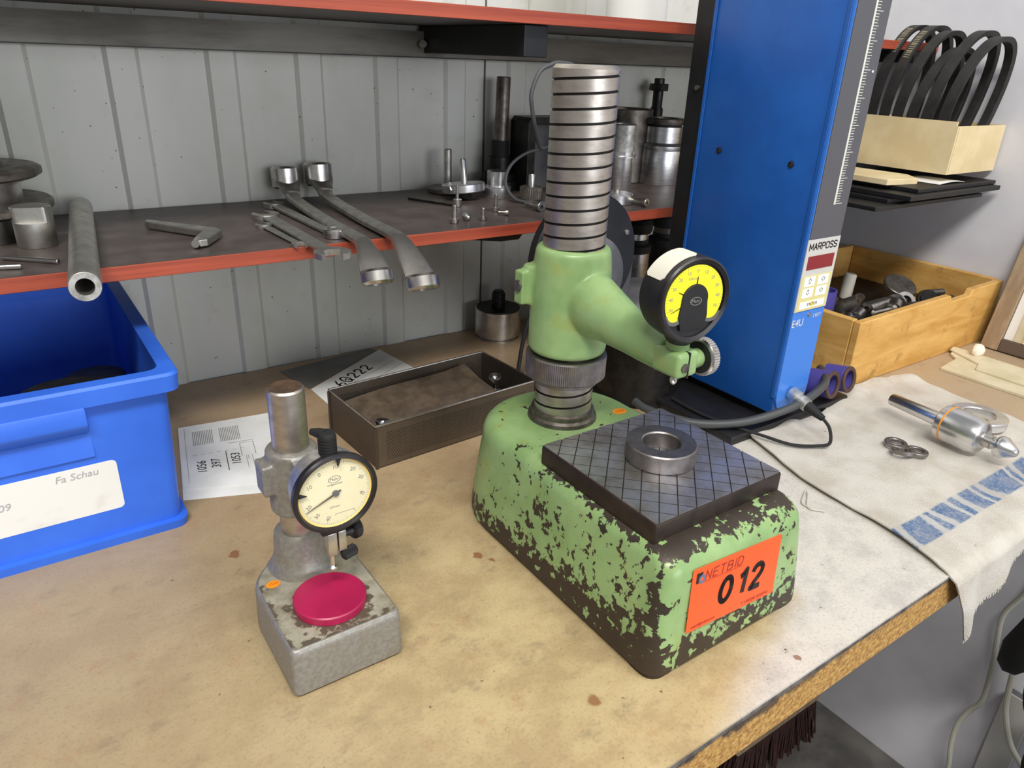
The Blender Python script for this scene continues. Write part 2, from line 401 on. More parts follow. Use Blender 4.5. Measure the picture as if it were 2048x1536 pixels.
STROKE = {
 'A': [[(0, 0), (.3, 1), (.6, 0)], [(.12, .36), (.48, .36)]],
 'B': [[(0, 0), (0, 1), (.42, 1), (.55, .9), (.55, .64), (.42, .53), (0, .53)], [(.42, .53), (.6, .42), (.6, .12), (.46, 0), (0, 0)]],
 'D': [[(0, 0), (0, 1), (.4, 1), (.6, .8), (.6, .2), (.4, 0), (0, 0)]],
 'E': [[(.55, 1), (0, 1), (0, 0), (.55, 0)], [(0, .52), (.48, .52)]],
 'I': [[(.1, 0), (.1, 1)]],
 'M': [[(0, 0), (0, 1), (.38, .25), (.76, 1), (.76, 0)]],
 'N': [[(0, 0), (0, 1), (.6, 0), (.6, 1)]],
 'O': [[(.18, 0), (0, .2), (0, .8), (.18, 1), (.5, 1), (.68, .8), (.68, .2), (.5, 0), (.18, 0)]],
 'P': [[(0, 0), (0, 1), (.45, 1), (.6, .88), (.6, .58), (.45, .46), (0, .46)]],
 'Q': [[(.3 + .3 * math.cos(k / 16 * 2 * PI), .5 + .5 * math.sin(k / 16 * 2 * PI)) for k in range(17)], [(.3, .35), (.62, -.05)], [(.15, .45), (.45, .6)]],
 'R': [[(0, 0), (0, 1), (.45, 1), (.6, .88), (.6, .6), (.45, .48), (0, .48)], [(.34, .48), (.6, 0)]],
 'S': [[(.6, .86), (.46, 1), (.14, 1), (0, .86), (0, .66), (.14, .54), (.46, .46), (.6, .34), (.6, .14), (.46, 0), (.14, 0), (0, .14)]],
 'T': [[(0, 1), (.6, 1)], [(.3, 0), (.3, 1)]],
 '0': [[(.3 + .27 * math.cos(k / 24 * 2 * PI), .5 + .44 * math.sin(k / 24 * 2 * PI)) for k in range(25)]],
 '1': [[(.06, .74), (.18, .78), (.34, .94), (.34, 0.06)]],
 '2': [[(.05, .70), (.08, .82), (.18, .92), (.32, .95), (.46, .90), (.55, .78), (.54, .62), (.44, .48), (.20, .26), (.07, .07), (.58, .07)]],
 '3': [[(.05, .85), (.2, 1), (.45, .95), (.5, .72), (.3, .55), (.52, .38), (.5, .12), (.25, 0), (.02, .12)]],
 '5': [[(.52, 1), (.12, 1), (.06, .58), (.3, .62), (.52, .45), (.48, .12), (.22, 0), (.02, .12)]],
 '6': [[(.42, 1), (.12, .6), (.02, .3), (.12, .03), (.38, .0), (.52, .2), (.42, .42), (.2, .42), (.05, .25)]],
 '7': [[(.02, 1), (.55, 1), (.2, 0)], [(.12, .5), (.45, .5)]],
 '9': [[(.5, .7), (.35, .52), (.12, .55), (.05, .78), (.2, 1), (.42, .98), (.5, .75), (.45, .3), (.3, 0)]],
}
def strokes(body, h, w, mat, parent, M, name, shear=0.0, gap=0.3, wide=1.0):
    """lettering drawn as flat strokes of width w, origin at the lower left"""
    g = G(); x0 = 0.0
    for ch in body:
        if ch == ' ': x0 += 0.5 * h; continue
        mx = 0
        for line in STROKE[ch]:
            P = [Vector((x0 + (x * wide + shear * y) * h, y * h, 0)) for x, y in line]
            mx = max(mx, max(x for x, y in line))
            for i in range(len(P) - 1):
                d = (P[i + 1] - P[i]).normalized(); n = Vector((-d.y, d.x, 0)) * w / 2
                a0 = P[i] - (d * w / 2 if i == 0 and w < 0.002 else d * 0); b0 = P[i + 1]
                q = [a0 - n, b0 - n, b0 + n, a0 + n]
                g.add(q + [v + Vector((0, 0, 0.00012)) for v in q], [(4, 5, 6, 7), (0, 1, 5, 4), (1, 2, 6, 5), (2, 3, 7, 6), (3, 0, 4, 7)], M)
                if i > 0: g.lathe([(w / 2, 0), (w / 2, 0.00012)], 12, M @ Matrix.Translation(P[i]))
        x0 += (mx * wide + gap) * h
    return g.build(name, mat, parent, 0)
def fuse(g, voxel, smooth_iter=6):
    """weld overlapping solids of one casting into a single skin with soft fillets"""
    me = bpy.data.meshes.new('tmp'); me.from_pydata(g.v, [], g.f)
    bm = bmesh.new(); bm.from_mesh(me); bmesh.ops.recalc_face_normals(bm, faces=bm.faces); bm.to_mesh(me); bm.free()
    o = bpy.data.objects.new('tmp', me); COL.objects.link(o)
    r = o.modifiers.new('r', 'REMESH'); r.mode = 'VOXEL'; r.voxel_size = voxel
    s = o.modifiers.new('s', 'SMOOTH'); s.factor = 0.5; s.iterations = smooth_iter
    dg = bpy.context.evaluated_depsgraph_get()
    out = bpy.data.meshes.new_from_object(o.evaluated_get(dg))
    bpy.data.objects.remove(o)
    return out
def rrect(x0, x1, y0, y1, rf, rb, z, n=10):
    """rounded rectangle: rf radius of the two front (low y) corners, rb of the two back ones"""
    pts = []
    for cx, cy, r, a0 in ((x1 - rf, y0 + rf, rf, -PI / 2), (x1 - rb, y1 - rb, rb, 0), (x0 + rb, y1 - rb, rb, PI / 2), (x0 + rf, y0 + rf, rf, PI)):
        for k in range(n + 1):
            a = a0 + k / n * PI / 2
            pts.append((cx + r * math.cos(a), cy + r * math.sin(a), z))
    return pts
def structure(o): o['kind'] = 'structure'; return o
def spline(ctrl, per=8):
    """Catmull-Rom through the control points"""
    P = [Vector(c) for c in ctrl]; out = []
    for i in range(len(P) - 1):
        p0, p1, p2, p3 = P[max(i - 1, 0)], P[i], P[i + 1], P[min(i + 2, len(P) - 1)]
        for k in range(per):
            t = k / per
            out.append(0.5 * ((2 * p1) + (p2 - p0) * t + (2 * p0 - 5 * p1 + 4 * p2 - p3) * t * t + (3 * p1 - p0 - 3 * p2 + p3) * t ** 3))
    out.append(P[-1]); return out

# ------------------------------------------------------------------ the room
XW, YW, ZF, ZS, ZU = 1.318, 0.946, -0.92, 0.225, 0.445
# trapezoidal sheet wall: shallow ribs every 103.5 mm
prof = []
x = -1.4; base = 0.1247
k0 = math.floor((x - base) / 0.1035)
for k in range(k0, k0 + 28):
    a = base + k * 0.1035
    for xx, dy in ((a - 0.002, 0.0), (a + 0.0025, -0.0045), (a + 0.0295, -0.0045), (a + 0.034, 0.0)):
        if -1.4 < xx < XW: prof.append((xx, YW + dy))
prof = [(-1.4, YW)] + prof + [(XW, YW)]
g = G()
nv = len(prof)
g.add([(a, b, ZF - 0.05) for a, b in prof] + [(a, b, 1.5) for a, b in prof], [(i, i + 1, nv + i + 1, nv + i) for i in range(nv - 1)])
g.add([(-1.4, YW + 0.05, ZF), (XW, YW + 0.05, ZF), (XW, YW + 0.05, 1.5), (-1.4, YW + 0.05, 1.5)], [(0, 1, 2, 3)])
wall_b = structure(g.build('wall_back', 'sheetwall', smooth=0))
for xx in (0.6035, -0.4):
    G().box(xx - 0.0012, xx + 0.0012, YW - 0.0012, YW + 0.004, ZF, 1.5).build('panel_joint', 'joint', wall_b, 0)
structure(G().box(XW, XW + 0.05, -1.8, YW + 0.05, ZF - 0.05, 1.5).build('wall_right', 'white_wall', smooth=0))
fl = structure(G().box(-1.6, XW, -1.8, YW, ZF - 0.05, ZF - 0.002).build('floor', 'joint', smooth=0))
tile = None
for i in range(8):
    for j in range(8):
        x0, y0 = XW - 0.33 * (i + 1), YW - 0.33 * (j + 1)
        if tile is None:
            tile = G().box(0.002, 0.328, 0.002, 0.328, -0.01, 0).build('floor_tile', 'floor', fl, 0, 0.001, 1, loc=(x0, y0, ZF)); tmesh = tile.data
        else:
            o = bpy.data.objects.new('floor_tile', tmesh); COL.objects.link(o); o.parent = fl; o.location = (x0, y0, ZF)

# ------------------------------------------------------------------ workbench
wb = thing('workbench', 'long workbench with oil-stained laminate top, painted-in light pool and bare chipboard front edge', 'workbench', (0, 0, 0))
G().box(-1.3, XW - 0.002, 0.2, YW - 0.006, -0.040, -0.0022).build('chipboard_core', 'chip', wb, 0, 0.0008, 1)
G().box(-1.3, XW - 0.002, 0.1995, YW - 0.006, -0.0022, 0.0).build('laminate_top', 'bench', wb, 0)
# ragged grey glue line under the laminate
n = 160; top = []; bot = []
for i in range(n + 1):
    xx = -0.3 + i * (1.0 / n)
    top.append((xx, 0.1990, -0.0021)); bot.append((xx, 0.1990, -0.0046 - 0.0016 * random.random()))
vs_ = top + bot + [(a, 0.1998, c) for a, b, c in top] + [(a, 0.1998, c) for a, b, c in bot]
m = n + 1; fs_ = []
for i in range(n):
    fs_ += [(i, m + i, m + i + 1, i + 1), (m + i, 3 * m + i, 3 * m + i + 1, m + i + 1), (i + 1, 2 * m + i + 1, 2 * m + i, i)]
G().add(vs_, fs_).build('edge_glue_line', 'glue', wb, 0)
for lx in (-0.9, 1.20):
    for ly in (0.62, 0.88):
        G().box(lx - 0.025, lx + 0.025, ly - 0.025, ly + 0.025, ZF, -0.040).build('leg', 'greypaint', wb, 0, 0.003)

# ------------------------------------------------------------------ wall shelves, rails, brackets
def shelf(label, z1, th, x0, x1, name='wall_shelf'):
    s = thing(name, label, 'shelf', (0, 0, z1))
    G().box(x0, x1, 0.6900, YW - 0.006, -th, 0).build('shelf_board', 'shelf', s, 0)
    G().box(x0, x1, 0.6880, 0.6900, -th, 0.0).build('front_edge', 'red', s, 0, 0.0004, 1)
    return s
lo = shelf('lower brown wall shelf with red front edge carrying tools and turned parts', ZS, 0.0125, -1.2, XW - 0.003)
up = shelf('upper wall shelf with red front edge at the top of the picture', ZU, 0.0125, -1.2, XW - 0.003)
for bx in (0.4958, -0.45):
    b = G().box(bx, bx + 0.031, 0.700, YW - 0.006, -0.0445, -0.0127).build('bracket_arm', 'blackpaint', up, 0, 0.001)
    G().lathe([(0, -0.004), (0.005, -0.004), (0.005, 0), (0.0025, 0), (0.0025, 0.006), (0, 0.006)], 10, axis((bx - 0.006, 0.915, -0.034), (0, -1, 0))).build('bolt', 'boltsteel', up)
for bx in (0.50, -0.45, 1.24):
    G().prism([(0.72, 0), (YW - 0.006, 0), (YW - 0.006, -0.055), (0.9, -0.050), (0.74, -0.020)], bx, bx + 0.028,
              Matrix(((0, 0, 1, 0), (1, 0, 0, 0), (0, 1, 0, -0.0127), (0, 0, 0, 1)))).build('bracket_arm', 'blackpaint', lo, 0, 0.001)
G().box(1.24, 1.27, 0.700, YW - 0.006, -0.03, -0.0127).build('bracket_arm', 'blackpaint', up, 0, 0.001)
rail = thing('wall_rail', 'grey folded steel rail on the sheet wall under the upper shelf', 'rail', (0, 0, 0.396))
G().box(-1.2, 1.22, 0.926, YW - 0.005, 0.0, 0.0025).build('bottom_flange', 'rail', rail, 0)
G().box(-1.2, 1.22, 0.924, 0.926, 0.0, 0.030).build('rail_web', 'rail', rail, 0)
G().box(-1.2, 1.22, 0.9235, YW - 0.005, -0.0012, 0.0).build('lower_lip', 'blackpaint', rail, 0)
cn = thing('white_canister', 'white round canister on the upper shelf above the aluminium sleeve', 'canister', (0.746, 0.80, ZU))
G().lathe([(0.0, 0.0005), (0.036, 0.0005), (0.04, 0.004), (0.04, 0.13), (0.037, 0.134), (0, 0.134)], 40).build('canister_body', 'keywhite', cn)
G().lathe([(0.0, 0.1345), (0.041, 0.1345), (0.041, 0.150), (0.038, 0.153), (0, 0.153)], 40).build('lid', 'keywhite', cn)

# ------------------------------------------------------------------ big green comparator stand
gs = thing('comparator_stand', 'large green comparator stand with chipped paint and grooved steel column', 'gauge stand', (0.3925, 0.470, 0))
# base casting: local x -0.085..0.085, front at y -0.219
def base_ring(z, s, dyf=0.0):
    """s 0 at the foot .. 1 at the shoulder"""
    hx = 0.0845 - 0.0125 * s
    y0 = -0.2185 + 0.006 * s + dyf; y1 = 0.078 - 0.014 * s
    return rrect(-hx, hx, y0, y1, 0.014, hx - 0.004, z)
g = G()
rings = [base_ring(0.0045, 0.0)]
for z, s in ((0.012, 0.02), (0.03, 0.16), (0.05, 0.36), (0.07, 0.58), (0.080, 0.72)):
    rings.append(base_ring(z, s))
for k in range(1, 6):
    a = k / 5 * PI / 2
    ins = 0.016 * (1 - math.cos(a)); z = 0.0805 + 0.0175 * math.sin(a)
    hx = 0.0755 - ins * 0.75; rings.append(rrect(-hx, hx, -0.2140 + ins * 1.45, 0.068 - ins, 0.014, hx - 0.006, z))
g.loft(rings)
base = g.build('base_casting', 'green', gs, 0.8)
for fx0, fx1, fy0, fy1 in ((-0.0835, -0.052, -0.2175, -0.185), (0.052, 0.0835, -0.2175, -0.185), (-0.030, 0.030, 0.045, 0.074)):
    G().loft([rrect(fx0 + 0.001, fx1 - 0.001, fy0 + 0.001, fy1 - 0.001, 0.011, 0.011, 0.0, 5), rrect(fx0, fx1, fy0, fy1, 0.012, 0.012, 0.006, 5)]).build('foot', 'greenblock', gs, 0.6)
# column seat ring
G().lathe([(0.026, 0.094), (0.0325, 0.096), (0.0315, 0.1015), (0.0292, 0.1035), (0.0290, 0.1075), (0.0266, 0.1085)], 48).build('column_socket', 'darksteel', gs)
# threaded column: coarse helical groove
def threaded(R, z0, z1, pitch, gw, gd, n=72):
    v, f = [], []
    turns = int((z1 - z0) / pitch) + 2
    lev = []
    for k in range(-1, turns):
        b = k * pitch
        lev += [(b, R), (b + pitch - gw, R), (b + pitch - gw + 0.0003, R - gd), (b + pitch - 0.0003, R - gd)]
    L = len(lev)
    for i in range(n):
        a = 2 * PI * i / n
        for b, r in lev:
            z = z0 + b + pitch * i / n
            v.append((r * math.cos(a), r * math.sin(a), min(max(z, z0), z1)))
    gi = []
    for i in range(n):
        for k in range(L - 1):
            j = (i + 1) % n
            if i == n - 1: ka, kb = k + 4, k + 5
            else: ka, kb = k, k + 1
            if kb >= L: continue
            zz = [v[i * L + k][2], v[i * L + k + 1][2], v[j * L + ka][2], v[j * L + kb][2]]
            if max(zz) - min(zz) < 1e-6: continue
            f.append((i * L + k, j * L + ka, j * L + kb, i * L + k + 1)); gi.append(k % 4 in (1, 2, 3))
    return v, f, gi
v, f, gi = threaded(0.0262, 0.100, 0.3925, 0.01085, 0.0020, 0.0014)
me = bpy.data.meshes.new('threaded_column'); me.from_pydata(v, [], f); 
co = link('threaded_column', me, 'column', gs, 0.5)
me.materials.append(MT['colgroove'])
for p_, dark in zip(me.polygons, gi): p_.material_index = 1 if dark else 0
G().lathe([(0.0, 0.3920), (0.0262, 0.3920), (0.0262, 0.3940), (0.0235, 0.3968), (0.0, 0.3968)], 48).build('column_cap', 'column', gs)
# knurled height nut
def knurl(g, R, z0, z1, n=120, M=None, c=0.0015, d=0.0006):
    rings = []
    for r, z, kn in ((R - c - 0.001, z0, 0), (R - c, z0 + 0.0003, 0), (R, z0 + c, 1), (R, z1 - c, 1), (R - c, z1 - 0.0003, 0), (R - c - 0.001, z1, 0)):
        rings.append([((r - (d if (kn and i % 2) else 0)) * math.cos(2 * PI * i / n), (r - (d if (kn and i % 2) else 0)) * math.sin(2 * PI * i / n), z) for i in range(n)])
    return g.loft(rings, M)
knurl(G(), 0.0362, 0.1405, 0.1625, 260, None, 0.0015, 0.00035).build('knurled_nut', 'ringsteel', gs, 0.7)
G().lathe([(0.0262, 0.136), (0.0305, 0.136), (0.0305, 0.1405), (0.0262, 0.1405)], 48, None, True).build('nut_collar', 'ringsteel', gs)
# arm casting: collar, arm, clamp ear
g = G()
g.lathe([(0.0, 0.1645), (0.0325, 0.1645), (0.0345, 0.168), (0.0348, 0.185), (0.0345, 0.215), (0.0335, 0.240), (0.0320, 0.2535), (0.0300, 0.2575), (0.0, 0.2575)], 48)
arm = [(0, -0.010, 0.214), (0, -0.035, 0.213), (0, -0.055, 0.2095), (0, -0.080, 0.2045), (0, -0.100, 0.2005), (0, -0.117, 0.1985)]
g.tube(arm, [0.030, 0.0275, 0.0225, 0.0180, 0.0150, 0.0135], 28, flat=(0.82, 1.0))
g.tube([(-0.026, 0.018, 0.206), (-0.026, 0.018, 0.240)], 0.010, 16)
g.box(-0.0420, -0.026, 0.014, 0.026, 0.2065, 0.2360)
me = fuse(g, 0.0014, 7)
arm_o = link('arm_casting', me, 'green2', gs, 1.2)
G().lathe([(0, 0), (0.0045, 0), (0.005, 0.0006), (0.005, 0.003), (0.003, 0.0035), (0, 0.0035)], 14, axis((-0.0410, 0.0195, 0.223), (-1, 0, 0))).build('clamp_bolt', 'darksteel', gs)
# clamp at the arm end
G().box(-0.011, 0.011, -0.140, -0.112, 0.1885, 0.2085).build('indicator_clamp', 'green2', gs, 0.6, 0.0035, 3)
G().cyl(0.0088, 0.2085, 0.2140, 24, T(0, -0.127, 0)).build('clamp_neck', 'green2', gs)
G().box(-0.0006, 0.0006, -0.1405, -0.128, 0.1884, 0.2086).build('clamp_slot', 'blackmatte', gs, 0)
G().lathe([(0.0075, 0), (0.0075, 0.013), (0.0065, 0.0145), (0.0, 0.0145)], 24, axis((0.009, -0.1285, 0.1965), (1, 0, 0))).build('clamp_boss', 'green2', gs)
kb = knurl(G(), 0.0150, 0.0235, 0.0325, 90, axis((0, -0.1285, 0.1965), (1, 0, 0))).build('clamp_knob', 'steel', gs, 0.7)
G().cyl(0.0125, 0.0233, 0.02345, 32, axis((0, -0.1285, 0.1965), (1, 0, 0))).build('knob_face', 'blackmatte', kb)
G().lathe([(0, 0), (0.0036, 0), (0.0036, 0.0012), (0, 0.0012)], 16, axis((-0.004, -0.1402, 0.1975), (0, -1, 0))).build('clamp_screw', 'darksteel', gs)
# grooved anvil plate
PX, PY0, PY1, PZ = 0.0682, -0.1900, -0.0585, 0.1135
pl = G().box(-PX, PX, PY0, PY1, 0.0945, PZ - 0.0007).build('anvil_plate', 'greenblock', gs, 0.5, 0.002, 2)
def clip(poly, a, b, c):
    out = []
    for i in range(len(poly)):
        p, q = poly[i], poly[(i + 1) % len(poly)]
        dp, dq = a * p[0] + b * p[1] - c, a * q[0] + b * q[1] - c
        if dp <= 0: out.append(p)
        if (dp < 0 < dq) or (dq < 0 < dp):
            s = dp / (dp - dq); out.append((p[0] + (q[0] - p[0]) * s, p[1] + (q[1] - p[1]) * s))
    return out
g = G(); sp = 0.0132; gwid = 0.00045; rt = math.sqrt(0.5)
yc = (PY0 + PY1) / 2
for i in range(-9, 10):
    for j in range(-9, 10):
        u0, u1, w0, w1 = i * sp + gwid, (i + 1) * sp - gwid, j * sp + gwid, (j + 1) * sp - gwid
        poly = [((u - w) * rt, (u + w) * rt + yc) for u, w in ((u0, w0), (u1, w0), (u1, w1), (u0, w1))]
        e = 0.0012
        for a, b, c in ((1, 0, PX - e), (-1, 0, PX - e), (0, 1, PY1 - e), (0, -1, -(PY0 + e))):
            if poly: poly = clip(poly, a, b, c)
        if len(poly) >= 3: g.prism(poly, PZ - 0.0009, PZ)
g.build('lapped_pads', 'platesteel', gs, 0)
# orange oval sticker on the base top, maker's marks as raised strokes
st = G().loft([[(0.0075 * math.cos(2 * PI * i / 24), 0.0055 * math.sin(2 * PI * i / 24), z) for i in range(24)] for z in (0, 0.0003)], T(0.052, -0.022, 0.0979)).build('oval_sticker', 'orange', gs)
text('1233', 0.0052, 'orangeline', st, T(0.052, -0.022, 0.0983), 'sticker_print')
# auction lot card on the sloping front
nrm = Vector((0, -1, 0.23)).normalized()
Mc = frame((-0.0055, -0.2152, 0.0565), (1, 0.0, -0.065), (0, 0.09, 1))
Mc = Mc @ T(0, 0, 0.0016)
card = G().loft([[(a, b, z) for a, b, c in rrect(-0.0490, 0.0490, -0.0255, 0.0255, 0.002, 0.002, 0, 3)] for z in (-0.0002, 0.0002)], Mc)
card = card.build('lot_card', 'signorange', gs, 0)
strokes('012', 0.0215, 0.0046, 'ink', card, Mc @ T(-0.0185, -0.0130, 0.0003), 'lot_number', 0.14, 0.36)
strokes('NETBID', 0.0068, 0.00085, 'inkred', card, Mc @ T(-0.0355, 0.0140, 0.0003), 'auction_name', 0.18, 0.40, 1.25)
G().box(-0.0360, 0.004, 0.0124, 0.0127, 0.00025, 0.0004, Mc).build('underline', 'inkred', card, 0)
G().prism([(-0.0450, 0.0135), (-0.0405, 0.0135), (-0.0425, 0.0170), (-0.0395, 0.0175), (-0.0385, 0.0215), (-0.0450, 0.0215)], 0.00025, 0.0004, Mc).build('logo_block', 'ink', card, 0)
G().ring(0.0036, 0.0018, 0.00026, 0.00045, 20, Mc @ T(-0.0390, 0.0158, 0)).build('logo_ring', 'logoblue', card, 0)
text('netbid@netbid.com', 0.0032, 'inkred', card, Mc @ T(-0.032, -0.0222, 0.0003), 'small_print')
text('T +49(0)40 355059-0', 0.0036, 'inkred', card, Mc @ T(0.026, -0.0222, 0.0003), 'small_print')

# ring gauge lying on the plate
rg = thing('ring_gauge', 'thick knurled steel setting ring lying on the grooved plate', 'ring gauge', (0.3925, 0.3455, PZ + 0.0001))
def knurl_ring(g, ro, ri, h, n=140):
    rows = [(ri, 0, 0), (ro - 0.001, 0, 0), (ro, 0.001, 1), (ro, h - 0.001, 1), (ro - 0.001, h, 0), (ri + 0.001, h, 0), (ri, h - 0.001, 0)]
    rings = [[((r - (0.0003 if (kn and i % 2) else 0)) * math.cos(2 * PI * i / n), (r - (0.0003 if (kn and i % 2) else 0)) * math.sin(2 * PI * i / n), z) for i in range(n)] for r, z, kn in rows]
    return g.loft(rings, None, False, True)
knurl_ring(G(), 0.0280, 0.0150, 0.0150).build('ring_body', 'ringsteel', rg, 0.7)

# ------------------------------------------------------------------ precision indicator with yellow dial in the arm
gi2 = thing('dial_indicator', 'black precision indicator with yellow crescent dial held by the green arm', 'dial gauge', (0.3925, 0.3425, 0.1785), math.radians(-9))
zc = 0.0715   # dial centre above the tip
def disc_profile(R, y0, y1, M=None): pass
My = frame((-0.0025, 0, zc), (1, 0, 0), (0, 0, 1))      # local: x right, y up, z toward -y(world)
yf = 0.0145
# egg-shaped housing: round with a tapering chin
def egg(R, chin, n=56):
    pts = []
    for i in range(n):
        a = 2 * PI * i / n
        x, y = R * math.cos(a), R * math.sin(a)
        if y < -R * 0.35:
            tt = (-y / R - 0.35) / 0.65
            y -= chin * 0.35 * tt; x *= 1 - 0.06 * tt
        pts.append((x, y))
    return pts
def egg_ring(R, chin, z): return [(x, y, z) for x, y in egg(R, chin)]
g = G(); g.loft([egg_ring(0.0275, 0.005, -0.0125), egg_ring(0.0298, 0.006, -0.0105), egg_ring(0.0305, 0.006, -0.002), egg_ring(0.0305, 0.006, 0.010), egg_ring(0.0292, 0.005, yf - 0.0010), egg_ring(0.0262, 0.003, yf - 0.0018)], My)
body = g.build('housing', 'blackpaint', gi2, 0.7)
# raised bezel lip
g = G(); g.loft([egg_ring(0.0302, 0.0055, yf - 0.003), egg_ring(0.0302, 0.0055, yf), egg_ring(0.0290, 0.005, yf + 0.0012), egg_ring(0.0262, 0.0045, yf), egg_ring(0.0262, 0.0045, yf - 0.003)], My, False, True)
g.build('bezel', 'bezel', gi2, 0.7)
# yellow crescent
def arc(cx, cy, r, a0, a1, n): return [(cx + r * math.cos(a0 + (a1 - a0) * k / n), cy + r * math.sin(a0 + (a1 - a0) * k / n)) for k in range(n + 1)]
D = math.radians
ro_, ri_ = 0.0248, 0.0108
outer = arc(0, 0, ro_, D(-28), D(208), 40); inner = arc(0, 0, ri_, D(208), D(-28), 30)
capL = arc(((ro_ + ri_) / 2) * math.cos(D(208)), ((ro_ + ri_) / 2) * math.sin(D(208)), (ro_ - ri_) / 2, D(208), D(388), 10)[1:-1]
capR = arc(((ro_ + ri_) / 2) * math.cos(D(-28)), ((ro_ + ri_) / 2) * math.sin(D(-28)), (ro_ - ri_) / 2, D(152), D(332), 10)[1:-1]
cres = outer + capL + inner + capR
dial = G().prism(cres, yf - 0.0016, yf - 0.0010, My).build('yellow_dial', 'dialyellow', gi2, 0)
zt = yf - 0.00095
g = G()
for k in range(0, 41):
    a = D(198 - k * 216 / 40); l = 0.0022 if k % 4 == 0 else 0.0012
    Mt = My @ Matrix.Rotation(a, 4, 'Z')
    g.box(0.0244 - l, 0.0244, -0.00008, 0.00008, zt, zt + 0.0001, Mt)
g.build('scale_ticks', 'inkgrey', dial, 0)
for k, s_ in enumerate(('50', '40', '30', '20', '10', '0', '10', '20', '30', '40', '50')):
    a = D(198 - k * 21.6); text(s_, 0.0034, 'inkgrey', dial, My @ T(0.0203 * math.cos(a), 0.0203 * math.sin(a), zt), 'numeral')
text('0,001mm', 0.0024, 'inkgrey', dial, My @ T(-0.0028, 0.0150, zt), 'numeral')
ce = My
for a, l0, l1, wd in ((D(88), 0.0105, 0.0165, 0.0005), (D(157), 0.0100, 0.0155, 0.0005)):
    G().prism([(l0, -wd), (l1, -wd * 0.3), (l1, wd * 0.3), (l0, wd)], zt, zt + 0.0003, My @ Matrix.Rotation(a, 4, 'Z')).build('tolerance_mark', 'ink', gi2, 0)
G().prism([(0.0108, -0.0003), (0.021, -0.0001), (0.021, 0.0001), (0.0108, 0.0003)], zt + 0.0002, zt + 0.0004, My @ Matrix.Rotation(D(204), 4, 'Z')).build('pointer', 'ink', gi2, 0)
hub = G().prism(arc(0, 0, 0.0112, D(-8), D(188), 30) + [(-0.0125, -0.0125), (-0.0100, -0.0225), (0.0100, -0.0225), (0.0125, -0.0125)], yf - 0.0019, yf + 0.0004, My).build('centre_cover', 'blackpaint', gi2, 0, 0.0006, 2)
g = G(); g.loft([[(0.0050 * math.cos(2 * PI * i / 30) * s, 0.0030 * math.sin(2 * PI * i / 30) * s, z) for i in range(30)] for s, z in ((1, 0), (1, 0.0002), (0.88, 0.0002), (0.88, 0))], My @ T(0.0005, -0.001, yf + 0.0004), False, True)
g.build('maker_oval', 'inkgrey', hub, 0)
text('Mahr', 0.0036, 'inkgrey', hub, My @ T(0.0005, -0.001, yf + 0.0005), 'maker_mark')
# grey end stops of the window
for a in (208, -28):
    s0 = 195 if a > 0 else 160
    pa = arc(0, 0, 0.0070, D(s0), D(s0 + 185), 14); pb = arc(0, 0, 0.0095, D(s0 + 185), D(s0), 14)
    G().prism(pa + pb, 0, 0.0012, My @ T(((ro_ + ri_) / 2) * math.cos(D(a)), ((ro_ + ri_) / 2) * math.sin(D(a)), yf - 0.0012)).build('window_end', 'greypaint', gi2, 0)
# ivory plate wrapped over the rim
g = G(); a0, a1, nn = D(88), D(152), 16
rings = []
for k in range(nn + 1):
    a = a0 + (a1 - a0) * k / nn; c_, s_ = math.cos(a), math.sin(a); e = 0.0024 if 0 < k < nn else 0.0045
    rings.append([(r * c_, r * s_, z) for r, z in ((0.0303, -0.011 + e), (0.0314, -0.011 + e), (0.0314, 0.0125 - e), (0.0303, 0.0125 - e))])
g.loft(rings, My); g.build('ivory_rim_plate', 'whiteplate', gi2, 0.5)
G().lathe([(0.013, zc - 0.0290), (0.0105, zc - 0.034), (0.0080, zc - 0.0375), (0.0078, 0.033), (0.0078, 0.0362)], 28).build('neck', 'blackpaint', gi2)
G().cyl(0.0040, 0.0085, 0.0295, 20).build('stem', 'steel', gi2)
G().lathe([(0, 0), (0.0012, 0.0004), (0.0027, 0.0026), (0.0029, 0.0052), (0.0017, 0.007), (0.0017, 0.0088), (0, 0.0088)], 18).build('measuring_tip', 'chrome', gi2)

# ------------------------------------------------------------------ small grey dial-gauge stand
ss = thing('dial_gauge_stand', 'small hammered-grey gauge stand with round post on a square foot', 'gauge stand', (0.137, 0.3725, 0))
PYS = 0.0895           # post, local y
def foot_poly(k):
    """outline of the foot, k = outward growth"""
    raw = [(-0.040, 0.0), (0.040, 0.0), (0.040, 0.083), (0.0215, 0.108), (-0.0215, 0.108), (-0.040, 0.083)]
    rad = [0.006, 0.006, 0.010, 0.018, 0.018, 0.010]
    pts = []
    n = len(raw)
    for i in range(n):
        p0, p1, p2 = Vector(raw[i - 1]), Vector(raw[i]), Vector(raw[(i + 1) % n])
        a, b = (p0 - p1).normalized(), (p2 - p1).normalized(); r = rad[i]
        for s in range(7):
            tt = s / 6; q = (1 - tt) ** 2 * (p1 + a * r) + 2 * tt * (1 - tt) * p1 + tt * tt * (p1 + b * r)
            c = Vector((0, 0.05)); dirv = (q - c).normalized(); q = q + dirv * k; pts.append((q.x, q.y))
    return pts
g = G(); g.loft([[(x, y, z) for x, y in foot_poly(k)] for z, k in ((0.0025, 0.0005), (0.006, 0.001), (0.034, 0.0), (0.0375, -0.0006), (0.0393, -0.0022), (0.0396, -0.0035))])
g.build('foot_casting', 'hammer', ss, 0.9)
G().loft([[(x, y, z) for x, y in foot_poly(-0.0034)] for z in (0.0392, 0.0399)]).build('worn_top_face', 'worntop', ss, 0)
